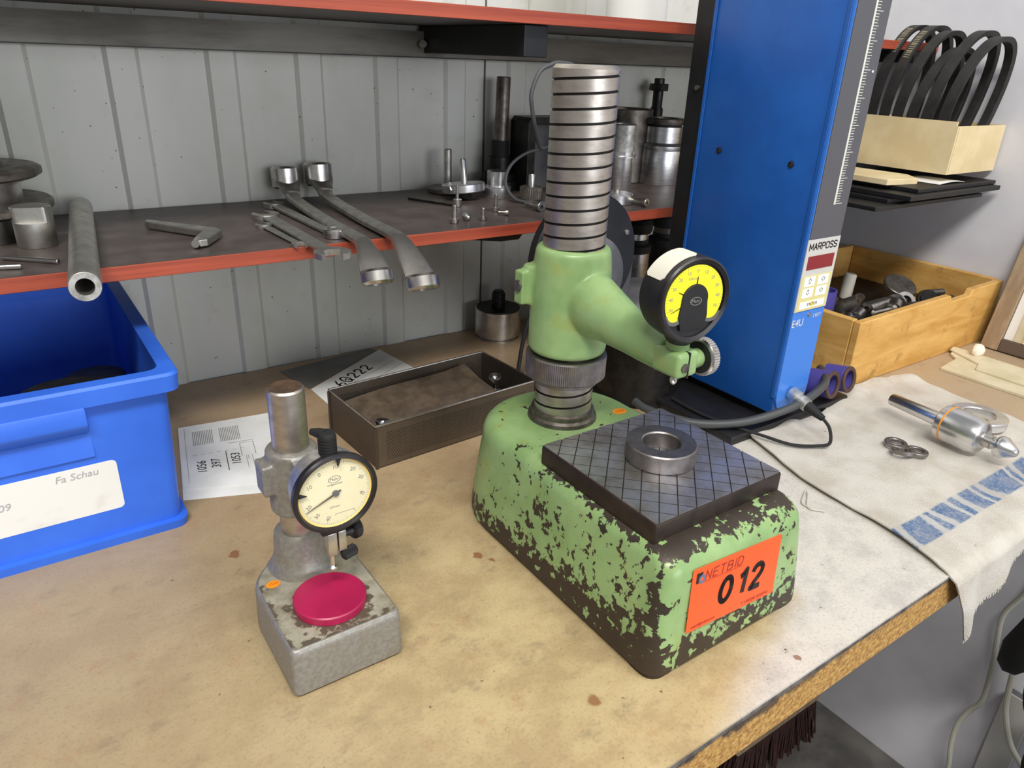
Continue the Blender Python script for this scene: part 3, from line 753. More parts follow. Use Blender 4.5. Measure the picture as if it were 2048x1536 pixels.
for fx, fy in ((-0.030, 0.010), (0.030, 0.010), (-0.026, 0.088), (0.026, 0.088)):
    G().cyl(0.0085, 0.0, 0.004, 20, T(fx, fy, 0)).build('foot_pad', 'darksteel', ss)
g = G(); g.lathe([(0.0, 0.036), (0.0275, 0.036), (0.0245, 0.041), (0.0215, 0.046), (0.0195, 0.055), (0.0188, 0.066), (0.0180, 0.0705), (0.0165, 0.0712), (0.0, 0.0712)], 40, T(0, PYS, 0))
g.build('post_socket', 'hammer', ss)
G().lathe([(0, 0.07), (0.0128, 0.07), (0.0128, 0.1860), (0.0115, 0.1874), (0, 0.1874)], 40, T(0, PYS, 0)).build('post', 'column', ss)
G().cyl(0.0114, 0.1873, 0.1877, 36, T(0, PYS, 0)).build('post_end', 'rusty', ss)
# sliding clamp head
g = G()
g.lathe([(0.0, 0.0905), (0.0170, 0.0905), (0.0182, 0.0925), (0.0182, 0.1395), (0.0170, 0.1412), (0, 0.1412)], 36, T(0, PYS, 0))
g.box(-0.0245, -0.009, PYS - 0.010, PYS + 0.008, 0.110, 0.134)
g.box(-0.006, 0.011, 0.040, PYS - 0.010, 0.104, 0.138)
me = fuse(g, 0.0012, 4)
link('clamp_head', me, 'hammer', ss, 1.2)
cr = thing('crimson_cap', 'crimson plastic cap on the small stand foot under the gauge tip', 'cap', (0.138, 0.4075, 0.0400))
G().lathe([(0, 0), (0.0252, 0), (0.0255, 0.0004), (0.0255, 0.0056), (0.0246, 0.0064), (0, 0.0064)], 56).build('cap_disc', 'crimson', cr, 0.5)
ov = G().loft([[(0.0052 * math.cos(2 * PI * i / 24), 0.0040 * math.sin(2 * PI * i / 24), z) for i in range(24)] for z in (0.03995, 0.0402)], T(-0.0272, 0.0745, 0)).build('oval_sticker', 'orange', ss)
text('1233', 0.0036, 'orangeline', ov, T(-0.0272, 0.0745, 0.0403), 'sticker_print')

# ------------------------------------------------------------------ dial gauge in the small stand
dg1 = thing('dial_gauge', 'round dial gauge with cream face and dark bezel on the small grey stand', 'dial gauge', (0.1445, 0.4085, 0.066))
zc1 = 0.0655
Md = frame((0.0012, 0, zc1), (1, 0, 0), (0, 0, 1))
G().lathe([(0, -0.015), (0.022, -0.015), (0.0255, -0.013), (0.0262, -0.010), (0.0262, 0.004), (0, 0.004)], 56, Md).build('case', 'alu_rough', dg1)
G().lathe([(0.0245, 0.003), (0.0285, 0.003), (0.0295, 0.0042), (0.0295, 0.0078), (0.0285, 0.0092), (0.0268, 0.0096), (0.0258, 0.0080), (0.0255, 0.0060)], 64, Md, True).build('bezel', 'bezel', dg1)
dl = G().lathe([(0, 0.0052), (0.0256, 0.0052), (0.0256, 0.0062), (0, 0.0062)], 56, Md).build('dial_face', 'dialcream', dg1, 0)
G().lathe([(0.0244, 0.0061), (0.0256, 0.0061), (0.0256, 0.0068), (0.0244, 0.0063)], 56, Md, True).build('amber_edge', 'dialrim', dg1)
zt = 0.00625
g = G()
for k in range(100):
    l = 0.0024 if k % 10 == 0 else (0.0018 if k % 5 == 0 else 0.0012)
    g.box(0.0242 - l, 0.0242, -0.00007, 0.00007, zt, zt + 0.00008, Md @ Matrix.Rotation(2 * PI * k / 100, 4, 'Z'))
g.build('scale_ticks', 'inkgrey', dl, 0)
for a, s_ in ((121, '0'), (87, '10'), (48, '20'), (20, '30'), (-18, '40'), (152, '10'), (197, '20'), (226, '30'), (252, '40')):
    text(s_, 0.0040, 'inkgrey', dl, Md @ T(0.0195 * math.cos(D(a)), 0.0195 * math.sin(D(a)), zt) @ Matrix.Rotation(D(a - 90) * 0.35, 4, 'Z'), 'numeral')
g = G(); g.loft([[(0.0044 * math.cos(2 * PI * i / 30) * s, 0.0026 * math.sin(2 * PI * i / 30) * s, z) for i in range(30)] for s, z in ((1, 0), (1, 0.0001), (0.9, 0.0001), (0.9, 0))], Md @ T(0, 0.0105, zt), False, True)
g.build('maker_oval', 'inkgrey', dl, 0)
text('Mahr', 0.0030, 'inkgrey', dl, Md @ T(0, 0.0105, zt), 'maker_mark')
text('stoßgeschützt', 0.0019, 'inkgrey', dl, Md @ T(0, 0.0068, zt), 'maker_mark')
text('0,01mm', 0.0022, 'inkgrey', dl, Md @ T(-0.001, -0.0105, zt), 'maker_mark')
g = G(); g.box(-0.0010, 0.0125, -0.0165, -0.0163, zt, zt + 0.0001, Md); g.box(-0.0010, -0.0008, -0.0180, -0.0163, zt, zt + 0.0001, Md); g.box(0.0123, 0.0125, -0.0180, -0.0163, zt, zt + 0.0001, Md)
g.build('scale_bracket', 'inkgrey', dl, 0)
G().prism([(-0.004, -0.0005), (0.0, -0.0006), (0.023, -0.00012), (0.023, 0.00012), (0.0, 0.0006), (-0.004, 0.0005)], zt + 0.0008, zt + 0.0011, Md @ Matrix.Rotation(D(203), 4, 'Z')).build('pointer', 'darksteel', dg1, 0)
G().lathe([(0, zt), (0.0022, zt), (0.0022, zt + 0.0016), (0, zt + 0.0018)], 20, Md).build('pointer_hub', 'greypaint', dg1)
for a in (84, 166):
    G().prism([(0.0205, 0.0), (0.0262, -0.0016), (0.0262, 0.0016)], 0.0078, 0.0090, Md @ Matrix.Rotation(D(a), 4, 'Z')).build('tolerance_marker', 'blackmatte', dg1, 0)
# top cap, stem, clamp block, knobs, spindle
g = G(); g.lathe([(0.0048, 0), (0.0052, 0.002), (0.0056, 0.004), (0.0056, 0.017), (0.0050, 0.018), (0, 0.018)], 24, T(0.0, -0.001, zc1 + 0.0255))
for k in range(6): g.ring(0.0061, 0.0054, zc1 + 0.0285 + k * 0.0022, zc1 + 0.0297 + k * 0.0022, 24, T(0, -0.001, 0))
g.build('ribbed_cap', 'blackmatte', dg1)
G().tube([(0.0, 0.001, zc1 + 0.0405), (-0.003, 0.006, zc1 + 0.0405), (-0.006, 0.011, zc1 + 0.0400)], [0.0040, 0.0034, 0.0022], 12).build('cap_lever', 'blackmatte', dg1)
G().box(-0.010, 0.007, -0.006, 0.006, zc1 - 0.0325, zc1 - 0.0265).build('case_foot', 'blackpaint', dg1, 0.6, 0.0015)
G().box(-0.0060, 0.0008, -0.005, 0.006, 0.0145, zc1 - 0.0325).build('spindle_clamp', 'steel', dg1, 0.6, 0.0008)
G().box(0.0016, 0.0075, -0.005, 0.006, 0.0165, zc1 - 0.0325).build('spindle_clamp', 'steel', dg1, 0.6, 0.0008)
G().cyl(0.0032, 0.004, 0.0145, 16, axis((0.0035, 0, 0.0275), (1, 0, 0))).build('knob_shaft', 'blackpaint', dg1)
knurl(G(), 0.0082, 0.0115, 0.0185, 60, axis((0.0015, -0.001, 0.0275), (1, 0.25, 0))).build('side_knob', 'bezel', dg1, 0.7)
knurl(G(), 0.0042, 0, 0.012, 36, axis((0.0035, -0.0035, 0.0115), (1, 0.15, 0.12))).build('lower_knob', 'blackmatte', dg1, 0.7)
G().cyl(0.0016, 0.002, 0.0155, 16, T(-0.0022, 0, 0)).build('spindle', 'chrome', dg1)
G().lathe([(0, 0), (0.0015, 0.0004), (0.0030, 0.0021), (0.0030, 0.0036), (0.0015, 0.0053), (0, 0.0058)], 18, T(-0.0022, 0, -0.0012)).build('ball_tip', 'chrome', dg1)

# ------------------------------------------------------------------ blue storage bin
bn = thing('storage_bin', 'large blue plastic storage bin with a white label at the left', 'storage bin', (-0.155, 0.77, 0))
# local: x -0.245..0.245, front y -0.145
BX, BF, BB, BH = 0.238, -0.150, 0.160, 0.150
g = G()
def tub(k0, z, grow): return rrect(-BX - grow, BX + grow, BF - grow, BB + grow, 0.010, 0.010, z, 4)
out_ = [tub(0, 0.0, 0.002), tub(0, 0.008, 0.003), tub(0, 0.009, -0.002), tub(0, 0.060, 0.0005), tub(0, BH - 0.012, 0.003)]
in_ = [tub(0, BH - 0.012, 0.0), tub(0, 0.06, -0.0025), tub(0, 0.006, -0.006)]
g.loft(out_ + in_)
g.build('tub', 'binblue', bn, 0.5)
g = G(); g.loft([tub(0, BH - 0.013, 0.0), tub(0, BH - 0.013, 0.0115), tub(0, BH + 0.001, 0.0125), tub(0, BH + 0.0035, 0.0110), tub(0, BH + 0.0035, -0.001), tub(0, BH - 0.013, -0.001)], None, False, True)
g.build('rim', 'binblue', bn, 0.6)
# grip lip under the front rim with its hollow
G().prism([(BF - 0.0025, BH - 0.040), (BF - 0.0125, BH - 0.0285), (BF - 0.0125, BH - 0.012), (BF - 0.0025, BH - 0.012)], -BX + 0.06, 0.1785,
          Matrix(((0, 0, 1, 0), (1, 0, 0, 0), (0, 1, 0, 0), (0, 0, 0, 1)))).build('grip_lip', 'binblue', bn, 0.5, 0.002, 2)
G().prism([(BF - 0.0005, 0.0900), (BF - 0.0036, 0.0900), (BF - 0.0020, 0.1080), (BF - 0.0005, 0.1080)], -BX + 0.06, 0.1785,
          Matrix(((0, 0, 1, 0), (1, 0, 0, 0), (0, 1, 0, 0), (0, 0, 0, 1)))).build('grip_hollow_edge', 'binblue', bn, 0.5)
lb = G().loft([[(a, b, z) for a, b, c in rrect(-0.10, 0.10, -0.0240, 0.0240, 0.004, 0.004, 0, 4)] for z in (0, 0.0005)], frame((0.0925, BF + 0.0012, 0.0585), (1, 0, 0), (0, -0.06, 1)) @ T(0, 0, 0.0015)).build('label_card', 'card', bn, 0)
Ml = frame((0.0925, BF + 0.0012, 0.0585), (1, 0, 0), (0, -0.06, 1)) @ T(0, 0, 0.0022)
text('Fa Schau', 0.0090, 'pencil', lb, Ml @ T(0.070, 0.0165, 0), 'handwriting', 0.2)
text('321009', 0.0090, 'pencil', lb, Ml @ T(0.0085, 0.003, 0), 'handwriting', 0.2)
def lump(name, label, cat, loc, r, h, mat, group=None, ri=0.0):
    o = thing(name, label, cat, loc, 0, group)
    g = G()
    if ri: g.ring(r, ri, 0, h, 28, None, 0.0015)
    else: g.lathe([(0, 0), (r - 0.0015, 0), (r, 0.0015), (r, h - 0.0015), (r - 0.0015, h), (0, h)], 28)
    g.build(cat.replace(' ', '_') + '_body', mat, o)
    return o
lump('bin_bushing', 'black round bushing lying deep inside the blue bin near its front wall', 'bushing', (0.015, 0.690, 0.0065), 0.040, 0.112, 'blackoxide', None, 0.018)
lump('bin_roller', 'black roller standing in the blue bin beside its right wall', 'roller', (0.045, 0.790, 0.0065), 0.028, 0.085, 'blackoxide')
lump('bin_flange', 'dark flat flange inside the blue bin at the picture edge', 'flange', (-0.085, 0.690, 0.0065), 0.050, 0.108, 'blackoxide')

# ------------------------------------------------------------------ perforated steel tray
tr = thing('steel_tray', 'low dark perforated steel tray in front of the sheet wall', 'tray', (0.2715, 0.6195, 0), math.radians(3.6))
TL, TD, TH, tw = 0.2135, 0.1095, 0.0500, 0.0012
G().box(0, TL, 0, TD, 0.0, 0.0015).build('tray_floor', 'tray', tr, 0)
G().box(0, TL, 0, tw, 0.0015, TH).build('front_panel', 'perf', tr, 0)
G().box(0, TL, TD - tw, TD, 0.0015, TH).build('back_panel', 'perf', tr, 0)
G().box(0, tw, tw, TD - tw, 0.0015, TH).build('end_panel', 'tray', tr, 0)
G().box(TL - tw, TL, tw, TD - tw, 0.0015, TH).build('end_panel', 'tray', tr, 0)
g = G(); r_ = 0.0014
g.tube([(0, 0, TH), (TL, 0, TH), (TL, TD, TH), (0, TD, TH)], r_, 8, None, None, True)
g.build('rim_wire', 'steel', tr)
for cx, cy in ((0, 0), (TL, 0), (0, TD), (TL, TD)):
    G().box(cx - 0.0016, cx + 0.0016, cy - 0.0016, cy + 0.0016, 0.0, TH - 0.002).build('corner_seam', 'tray', tr, 0, 0.0006)
sl = thing('rubber_slab', 'brown bent rubber slab lying in the perforated tray', 'slab', (0.2715, 0.6195, 0.0), math.radians(3.6))
nn = 24; up_, dn_ = [], []
rings = []
for i in range(nn + 1):
    u = i / nn; xx = 0.020 + 0.158 * u
    zz = 0.0190 + 0.012 * u * u + 0.003 * math.sin(u * 5)
    z2 = zz + 0.006
    rings.append([(xx + 0.006, 0.020, zz - 0.006), (xx, 0.062, zz + 0.004), (xx - 0.010 * (1 - u), 0.098, zz + 0.012), (xx - 0.010 * (1 - u), 0.098, z2 + 0.012), (xx, 0.062, z2 + 0.004), (xx + 0.006, 0.020, z2 - 0.006)])
G().loft(rings).build('slab_sheet', 'slab', sl, 0.4, 0.0008)
def tray_bit(loc, label, d):
    o = thing('countersink_tip', label, 'cone tip', loc, 0, 'bright cone tips in the tray')
    G().lathe([(0, 0), (0.004, 0), (0.004, 0.006), (0.008, 0.016), (0.0075, 0.0175), (0.003, 0.016), (0, 0.010)], 20, axis((0, 0, 0.001), d)).build('cone_body', 'chrome', o)
tray_bit((0.4575, 0.678, 0.0275), 'bright steel cone tip at the right end of the tray', (-0.15, -0.1, 1))
tray_bit((0.2860, 0.6350, 0.0275), 'bright steel cone tip in the front left corner of the tray', (0.1, 0.1, 1))
for i, (x_, y_) in enumerate(((0.4575, 0.678), (0.2860, 0.6350))):
    o = thing('steel_block', ('small dark steel block under the cone tip at the tray right end', 'small dark steel block under the cone tip in the tray left corner')[i], 'block', (x_, y_, 0.0016))
    G().box(-0.006, 0.006, -0.006, 0.006, 0, 0.0256).build('block_body', 'darksteel', o, 0, 0.001)

# ------------------------------------------------------------------ papers
def sheet(name, label, cat, pts, z, mat='paper', th=0.0003):
    cx = sum(p[0] for p in pts) / len(pts); cy = sum(p[1] for p in pts) / len(pts)
    o = thing(name, label, cat, (cx, cy, z))
    s = G().prism([(x - cx, y - cy) for x, y in pts], 0, th).build('paper_sheet', mat, o, 0)
    return o, s, cx, cy
o, s, cx, cy = sheet('drawing_sheet', 'white drawing sheet with handwritten sums beside the blue bin, upper one', 'paper', [(0.1165, 0.8158), (0.2195, 0.8030), (0.1720, 0.6470), (0.0925, 0.6790)], 0.0008)
u = Vector((-0.0240, -0.1368, 0)).normalized(); r = Vector((-u.y, u.x, 0))   # u runs down the sheet, r to its right edge
def pp(a, b): 
    q = Vector((0.1165, 0.8158, 0)) + u * a + r * b; return (q.x - cx, q.y - cy)
g = G()
def bar(a0, a1, b0, b1):
    P = [pp(a0, b0), pp(a1, b0), pp(a1, b1), pp(a0, b1)]; g.prism(P, 0.0003, 0.00038)
for col0 in (0.014, 0.042):
    for k in range(12): bar(0.016, 0.050, col0 + k * 0.0018, col0 + k * 0.0018 + 0.0007)
for k in range(7): bar(0.072 + 0.0, 0.0725, 0.012 + k * 0.008, 0.016 + k * 0.008)
bar(0.056, 0.0565, 0.048, 0.075); bar(0.056, 0.0565, 0.048, 0.075); bar(0.060, 0.090, 0.060, 0.0606); bar(0.060, 0.090, 0.074, 0.0746); bar(0.060, 0.0606, 0.060, 0.0746); bar(0.090, 0.1, 0.066, 0.0665); bar(0.09, 0.118, 0.064, 0.0645); bar(0.09, 0.118, 0.070, 0.0705)
bar(0.006, 0.128, 0.006, 0.0064)
g.build('printed_lines', 'inkgrey', s, 0)
for txt, a, b in (('1056', 0.100, 0.020), ('397', 0.097, 0.034), ('1053', 0.094, 0.054)):
    q = pp(a, b); text(txt, 0.013, 'ink', s, Matrix.Translation((q[0], q[1], 0.00042)) @ frame((0, 0, 0), -u, -r), 'handwriting', 0.15)
g = G(); P = [pp(0.074, 0.0445), pp(0.116, 0.0445), pp(0.116, 0.0453), pp(0.074, 0.0453)]; g.prism(P, 0.0003, 0.0004); g.build('sum_line', 'ink', s, 0)
sheet('under_sheet', 'white sheet lying half under the drawing with handwritten sums', 'paper', [(0.1100, 0.7800), (0.1900, 0.7650), (0.1630, 0.6330), (0.0885, 0.6605)], 0.0003)
o, s, cx, cy = sheet('note_sheet', 'paper behind the tray marked 6Q222 in black pen', 'paper', [(0.2833, 0.8440), (0.4185, 0.9290), (0.4300, 0.8450), (0.3900, 0.7440), (0.2871, 0.7600)], 0.0003)
a = Vector((0.4185 - 0.2833, 0.929 - 0.844, 0)).normalized()
strokes('6Q222', 0.0190, 0.0024, 'ink', s, Matrix.Translation((0.3215 - cx, 0.8315 - cy, 0.0004)) @ frame((0, 0, 0), a, (-a.y, a.x, 0)), 'pen_writing', 0.1, 0.22)
for q in ((0.30, 0.815, 0.42, 0.882), (0.31, 0.80, 0.424, 0.866)):
    d = Vector((q[2] - q[0], q[3] - q[1], 0)); nn_ = Vector((-d.y, d.x, 0)).normalized() * 0.0005
    G().prism([(q[0] - cx, q[1] - cy), (q[2] - cx, q[3] - cy), (q[2] - cx + nn_.x, q[3] - cy + nn_.y), (q[0] - cx + nn_.x, q[1] - cy + nn_.y)], 0.0003, 0.0004).build('ruled_line', 'inkgrey', s, 0)
sheet('plastic_sleeve', 'dull grey plastic sleeve by the wall beside the 6Q222 paper', 'sleeve', [(0.268, 0.920), (0.405, 0.9385), (0.4145, 0.9290), (0.282, 0.8460)], 0.0003, 'sleeve')

# ------------------------------------------------------------------ magnetic puck with cable
pk = thing('threaded_puck', 'round steel puck with black threaded stub on the bench by the wall', 'puck', (0.603, 0.893, 0))
G().lathe([(0, 0), (0.034, 0), (0.034, 0.003), (0.0315, 0.004), (0.0315, 0.0065), (0.0355, 0.0075), (0.0355, 0.047), (0.0345, 0.048), (0, 0.048)], 48).build('puck_body', 'steel', pk)
G().lathe([(0, 0.048), (0.0335, 0.048), (0.0335, 0.0488), (0, 0.0488)], 48).build('black_top', 'blackpaint', pk)
g = G(); g.lathe([(0, 0.0488), (0.0095, 0.0488), (0.0095, 0.071), (0.0075, 0.0745), (0, 0.0745)], 28)
for k in range(7): g.ring(0.0105, 0.0092, 0.050 + k * 0.003, 0.0516 + k * 0.003, 28)
g.build('threaded_stub', 'blackoxide', pk)
tag(G().tube(spline([(0.5150, 0.7600, 0.0035), (0.5350, 0.7500, 0.0035), (0.5300, 0.7350, 0.0040), (0.5380, 0.7420, 0.020), (0.5480, 0.750, 0.045), (0.5620, 0.760, 0.068), (0.5800, 0.770, 0.090), (0.6000, 0.780, 0.110), (0.6200, 0.785, 0.150), (0.6250, 0.780, 0.205)]), 0.0028, 8).build('power_cable', 'blackmatte'), 'thin black cord rising behind the green collar from the bench', 'cable')

# ------------------------------------------------------------------ drum housing with black round guard behind the green column
dr = thing('drum_housing', 'grey drum housing on a dark cylinder with a black round guard behind the column', 'machine', (0.652, 0.632, 0))
G().lathe([(0, 0), (0.060, 0), (0.060, 0.004), (0.055, 0.006), (0.055, 0.088), (0, 0.088)], 48).build('dark_cylinder', 'blackoxide', dr)
G().lathe([(0, 0.088), (0.060, 0.088), (0.0615, 0.090), (0.0615, 0.128), (0.056, 0.137), (0.045, 0.142), (0, 0.145)], 48).build('grey_drum', 'greypaint', dr)
G().box(-0.150, -0.035, -0.012, 0.03, 0.110, 0.212).build('grey_gear_case', 'greypaint', dr, 0.5, 0.012, 4)
Mg = frame((-0.1265, -0.014, 0.198), (1, 0, 0), (0, 0, 1))
gd = G().lathe([(0, 0), (0.0715, 0), (0.073, 0.0015), (0.073, 0.0105), (0.0715, 0.012), (0, 0.012)], 64, Mg).build('black_guard', 'blackpaint', dr)
G().lathe([(0, 0.012), (0.050, 0.012), (0.050, 0.020), (0.046, 0.022), (0, 0.022)], 48, Mg @ T(0.0, -0.022, 0)).build('hub_flange', 'greypaint', dr)
for a in (24, 144, 264):
    G().lathe([(0, 0.0119), (0.0035, 0.0119), (0.003, 0.0138), (0, 0.0142)], 14, Mg @ T(0.062 * math.cos(D(a)), 0.062 * math.sin(D(a)), 0)).build('guard_screw', 'boltsteel', dr)

# tool holders standing behind the drum
def holder(label, x, y, kind):
    o = thing('tool_holder', label, 'tool holder', (x, y, 0), 0, 'tool holders behind the drum')
    G().lathe([(0, 0), (0.020, 0), (0.0215, 0.002), (0.0215, 0.10), (0.0235, 0.104), (0.0235, 0.148), (0, 0.148)], 36).build('shank', 'alu' if kind == 0 else 'blackoxide', o)
    G().lathe([(0, 0.148), (0.0245, 0.148), (0.0255, 0.151), (0.0255, 0.158), (0.0195, 0.161), (0.0195, 0.167), (0, 0.167)], 36).build('black_collar', 'blackmatte', o)
    G().lathe([(0, 0.167), (0.0190, 0.167), (0.0190, 0.176), (0, 0.176)], 36).build('bright_band', 'alu' if kind == 0 else 'darksteel', o)
    G().lathe([(0, 0.176), (0.0225, 0.176), (0.0245, 0.180), (0.0245, 0.190), (0.021, 0.195), (0, 0.195)], 36).build('cap', 'blackmatte', o)
    G().cyl(0.0042, 0, 0.003, 16, axis((-0.0105, -0.0185, 0.094), (-0.5, -0.86, 0))).build('peg_hole', 'blackmatte', o)
holder('bright tool holder with black cap on the bench behind the black guard', 0.752, 0.765, 0)
holder('black tool holder between the bright one and the blue instrument', 0.826, 0.775, 1)

# ------------------------------------------------------------------ tall blue measuring column instrument
mc = thing('measuring_column', 'tall blue column gauge with grey scale face and keypad', 'column gauge', (0.705, 0.458, 0))
CW, CD, CT = 0.0580, 0.171, 0.62
bp = G().box(-0.068, 0.163, 0.0, 0.195, 0.0, 0.012).build('base_plate', 'blackpaint', mc, 0.5, 0.003, 2)
def mirx(x): return x
# casing with rounded toe
toe = [(0.0, CT)] + [(0.0, 0.05)] + [(CW / 2 - CW / 2 * math.cos(k / 12 * PI), 0.05 - 0.030 * math.sin(k / 12 * PI)) for k in range(1, 12)] + [(CW, 0.05), (CW, CT)]
G().prism([(a, b) for a, b in toe], -0.0015, 0.0015, Matrix(((1, 0, 0, 0), (0, 0, 1, 0), (0, 1, 0, 0), (0, 0, 0, 1)))).build('front_plate', 'pblue_lit', mc, 0)
G().box(0.0005, CW - 0.0005, 0.0015, CD, 0.024, CT).build('casing', 'pblue', mc, 0.5, 0.0025, 2)
G().box(-0.0012, 0.0, 0.0015, 0.0060, 0.045, CT).build('casing_flange', 'pblue', mc, 0, 0.0005)
G().box(-0.0012, 0.0, CD - 0.0045, CD, 0.045, CT).build('casing_flange', 'pblue', mc, 0, 0.0005)
G().box(0.002, CW - 0.002, CD, CD + 0.028, 0.012, CT).build('rear_profile', 'blackpaint', mc, 0, 0.001)
for yy, zz in ((0.136, 0.310), (0.0366, 0.3066)):
    G().lathe([(0.0018, 0), (0.0034, 0), (0.0034, 0.0016), (0.0018, 0.0022)], 18, axis((0.0004, yy, zz), (-1, 0, 0)), True).build('casing_screw', 'blackmatte', mc)
    G().cyl(0.0019, -0.001, 0.0008, 14, axis((0.0004, yy, zz), (-1, 0, 0))).build('screw_socket', 'darksteel', mc)
G().lathe([(0, 0), (0.003, 0), (0.003, 0.003), (0, 0.003)], 14, axis((0.002, CD + 0.012, 0.375), (-1, 0, 0))).build('side_screw', 'darksteel', mc)
# front face overlays (front is -y); local frame x right, y up
Mf = frame((0, -0.0015, 0), (1, 0, 0), (0, 0, 1))
def slabf(x0, x1, z0, z1, t0, t1): return G().box(x0, x1, z0, z1, t0, t1, Mf)
sf = slabf(0.0015, CW - 0.0008, 0.2335, CT - 0.002, 0, 0.0009).build('scale_face', 'scalegrey', mc, 0)
slabf(0.0310, 0.0340, 0.2685, CT - 0.004, 0.0009, 0.0011).build('scale_bar', 'scalewhite', sf, 0)
g = G()
k = 0
z = 0.2690
while z < CT - 0.006:
    g.box(0.0345, 0.0460 if k % 10 == 0 else (0.0425 if k % 5 == 0 else 0.0405), z, z + 0.0006, 0.0009, 0.00105, Mf); z += 0.00264; k += 1
g.build('scale_ticks', 'scalewhite', sf, 0)
G().cyl(0.0013, 0.0009, 0.0014, 14, Mf @ T(0.0500, 0.4000, 0)).build('zero_dot', 'keywhite', sf)
slabf(0.001, CW - 0.001, 0.2450, 0.2453, 0.0009, 0.00105).build('face_joint', 'greypaint', sf, 0)
pn = slabf(0.0, CW, 0.1515, 0.2330, 0, 0.0010).build('control_panel', 'panelgrey', mc, 0)
strokes('MARPOSS', 0.0068, 0.0013, 'ink', pn, Mf @ T(0.0040, 0.2215, 0.0011), 'maker_name', 0.0, 0.30, 1.22)
slabf(0.0055, 0.0525, 0.1995, 0.2145, 0.0010, 0.0016).build('display_window', 'display', pn, 0)
kp = slabf(0.0025, CW - 0.0025, 0.1520, 0.1925, 0.0010, 0.0013).build('keypad', 'panelyellow', pn, 0)
def arrow(cx, cy, a):
    P = [(0, 0.0036), (0.0032, 0), (0.0016, 0), (0.0016, -0.0030), (-0.0016, -0.0030), (-0.0016, 0), (-0.0032, 0)]
    I = [(x * 0.72, y * 0.72) for x, y in P]
    Ma = Mf @ T(cx, cy, 0) @ Matrix.Rotation(a, 4, 'Z')
    g = G(); n = len(P)
    g.add([(x, y, 0.0017) for x, y in P] + [(x, y, 0.0017) for x, y in I], [(i, (i + 1) % n, n + (i + 1) % n, n + i) for i in range(n)], Ma)
    return g
for cx, cz, a in ((0.0165, 0.1855, 0), (0.0410, 0.1855, PI / 2), (0.0165, 0.1725, PI), (0.0410, 0.1725, -PI / 2)):
    ky = slabf(cx - 0.0098, cx + 0.0098, cz - 0.0056, cz + 0.0056, 0.0013, 0.0016).build('key', 'keywhite', kp, 0, 0.0002, 1)
    arrow(cx, cz + 0.0008, a).build('arrow_symbol', 'ink', kp, 0)
ky = slabf(0.0065, 0.0515, 0.1545, 0.1625, 0.0013, 0.0016).build('wide_key', 'keywhite', kp, 0)
G().cyl(0.0032, 0.0016, 0.0017, 20, Mf @ T(0.0290, 0.1585, 0)).build('key_dot', 'sun', kp)
text('ENTER', 0.0050, 'ink', kp, Mf @ T(0.0290, 0.1585, 0.0018), 'key_lettering', 0, 1.35)
text('E4U', 0.0125, 'scalewhite', mc, Mf @ T(0.0115, 0.1370, 0.0002), 'stencil_mark', 0, 1.0)
text('LVDT', 0.0062, 'scalewhite', mc, Mf @ T(0.0460, 0.1420, 0.0002), 'socket_mark')
G().lathe([(0, 0), (0.0026, 0), (0.0022, 0.0012), (0, 0.0014)], 14, Mf @ T(0.0300, 0.1450, 0)).build('panel_screw', 'boltsteel', mc)
G().lathe([(0, 0), (0.0028, 0), (0.0022, 0.0012), (0, 0.0014)], 14, Mf @ T(0.0290, 0.0270, 0)).build('toe_screw', 'darksteel', mc)
# connector plugged in the foot
cd_ = Vector((-0.02, -1.0, -0.30))
Mk = axis((0.0255, -0.0020, 0.0490), cd_)
plug = thing('cable_plug', 'metal cable plug with black boot in the foot of the blue instrument', 'plug', (0.705, 0.458, 0))
G().lathe([(0, 0), (0.0075, 0), (0.0085, 0.002), (0.0085, 0.012), (0.0070, 0.013), (0.0070, 0.016), (0.0078, 0.017), (0.0078, 0.026), (0.0062, 0.027), (0, 0.027)], 28, Mk).build('metal_shell', 'alu_rough', plug)
G().lathe([(0, 0.027), (0.0064, 0.027), (0.0060, 0.034), (0.0036, 0.050), (0, 0.050)], 24, Mk).build('black_boot', 'blackmatte', plug)
e0 = Mk @ Vector((0, 0, 0.050)); e0 = (e0.x + 0.705, e0.y + 0.458, e0.z)
tag(G().tube(spline([e0, (e0[0] + 0.001, e0[1] - 0.010, 0.026), (e0[0] - 0.004, e0[1] - 0.017, 0.012), (0.715, 0.398, 0.0080), (0.690, 0.415, 0.0085), (0.672, 0.445, 0.0120), (0.655, 0.480, 0.0150), (0.648, 0.52, 0.0150), (0.650, 0.565, 0.0150)]), 0.0019, 8).build('thin_cable', 'blackmatte'), 'thin black cable looping from the metal plug over the towel corner', 'cable')
tag(G().tube(spline([(0.895, 0.520, 0.020), (0.862, 0.502, 0.035), (0.822, 0.470, 0.045), (0.775, 0.444, 0.050), (0.720, 0.440, 0.040), (0.665, 0.462, 0.024), (0.625, 0.492, 0.018), (0.606, 0.520, 0.018), (0.595, 0.555, 0.018), (0.595, 0.575, 0.02)]), 0.0050, 12).build('thick_cable', 'cable'), 'thick dark grey cable sweeping past the foot of the blue instrument', 'cable')
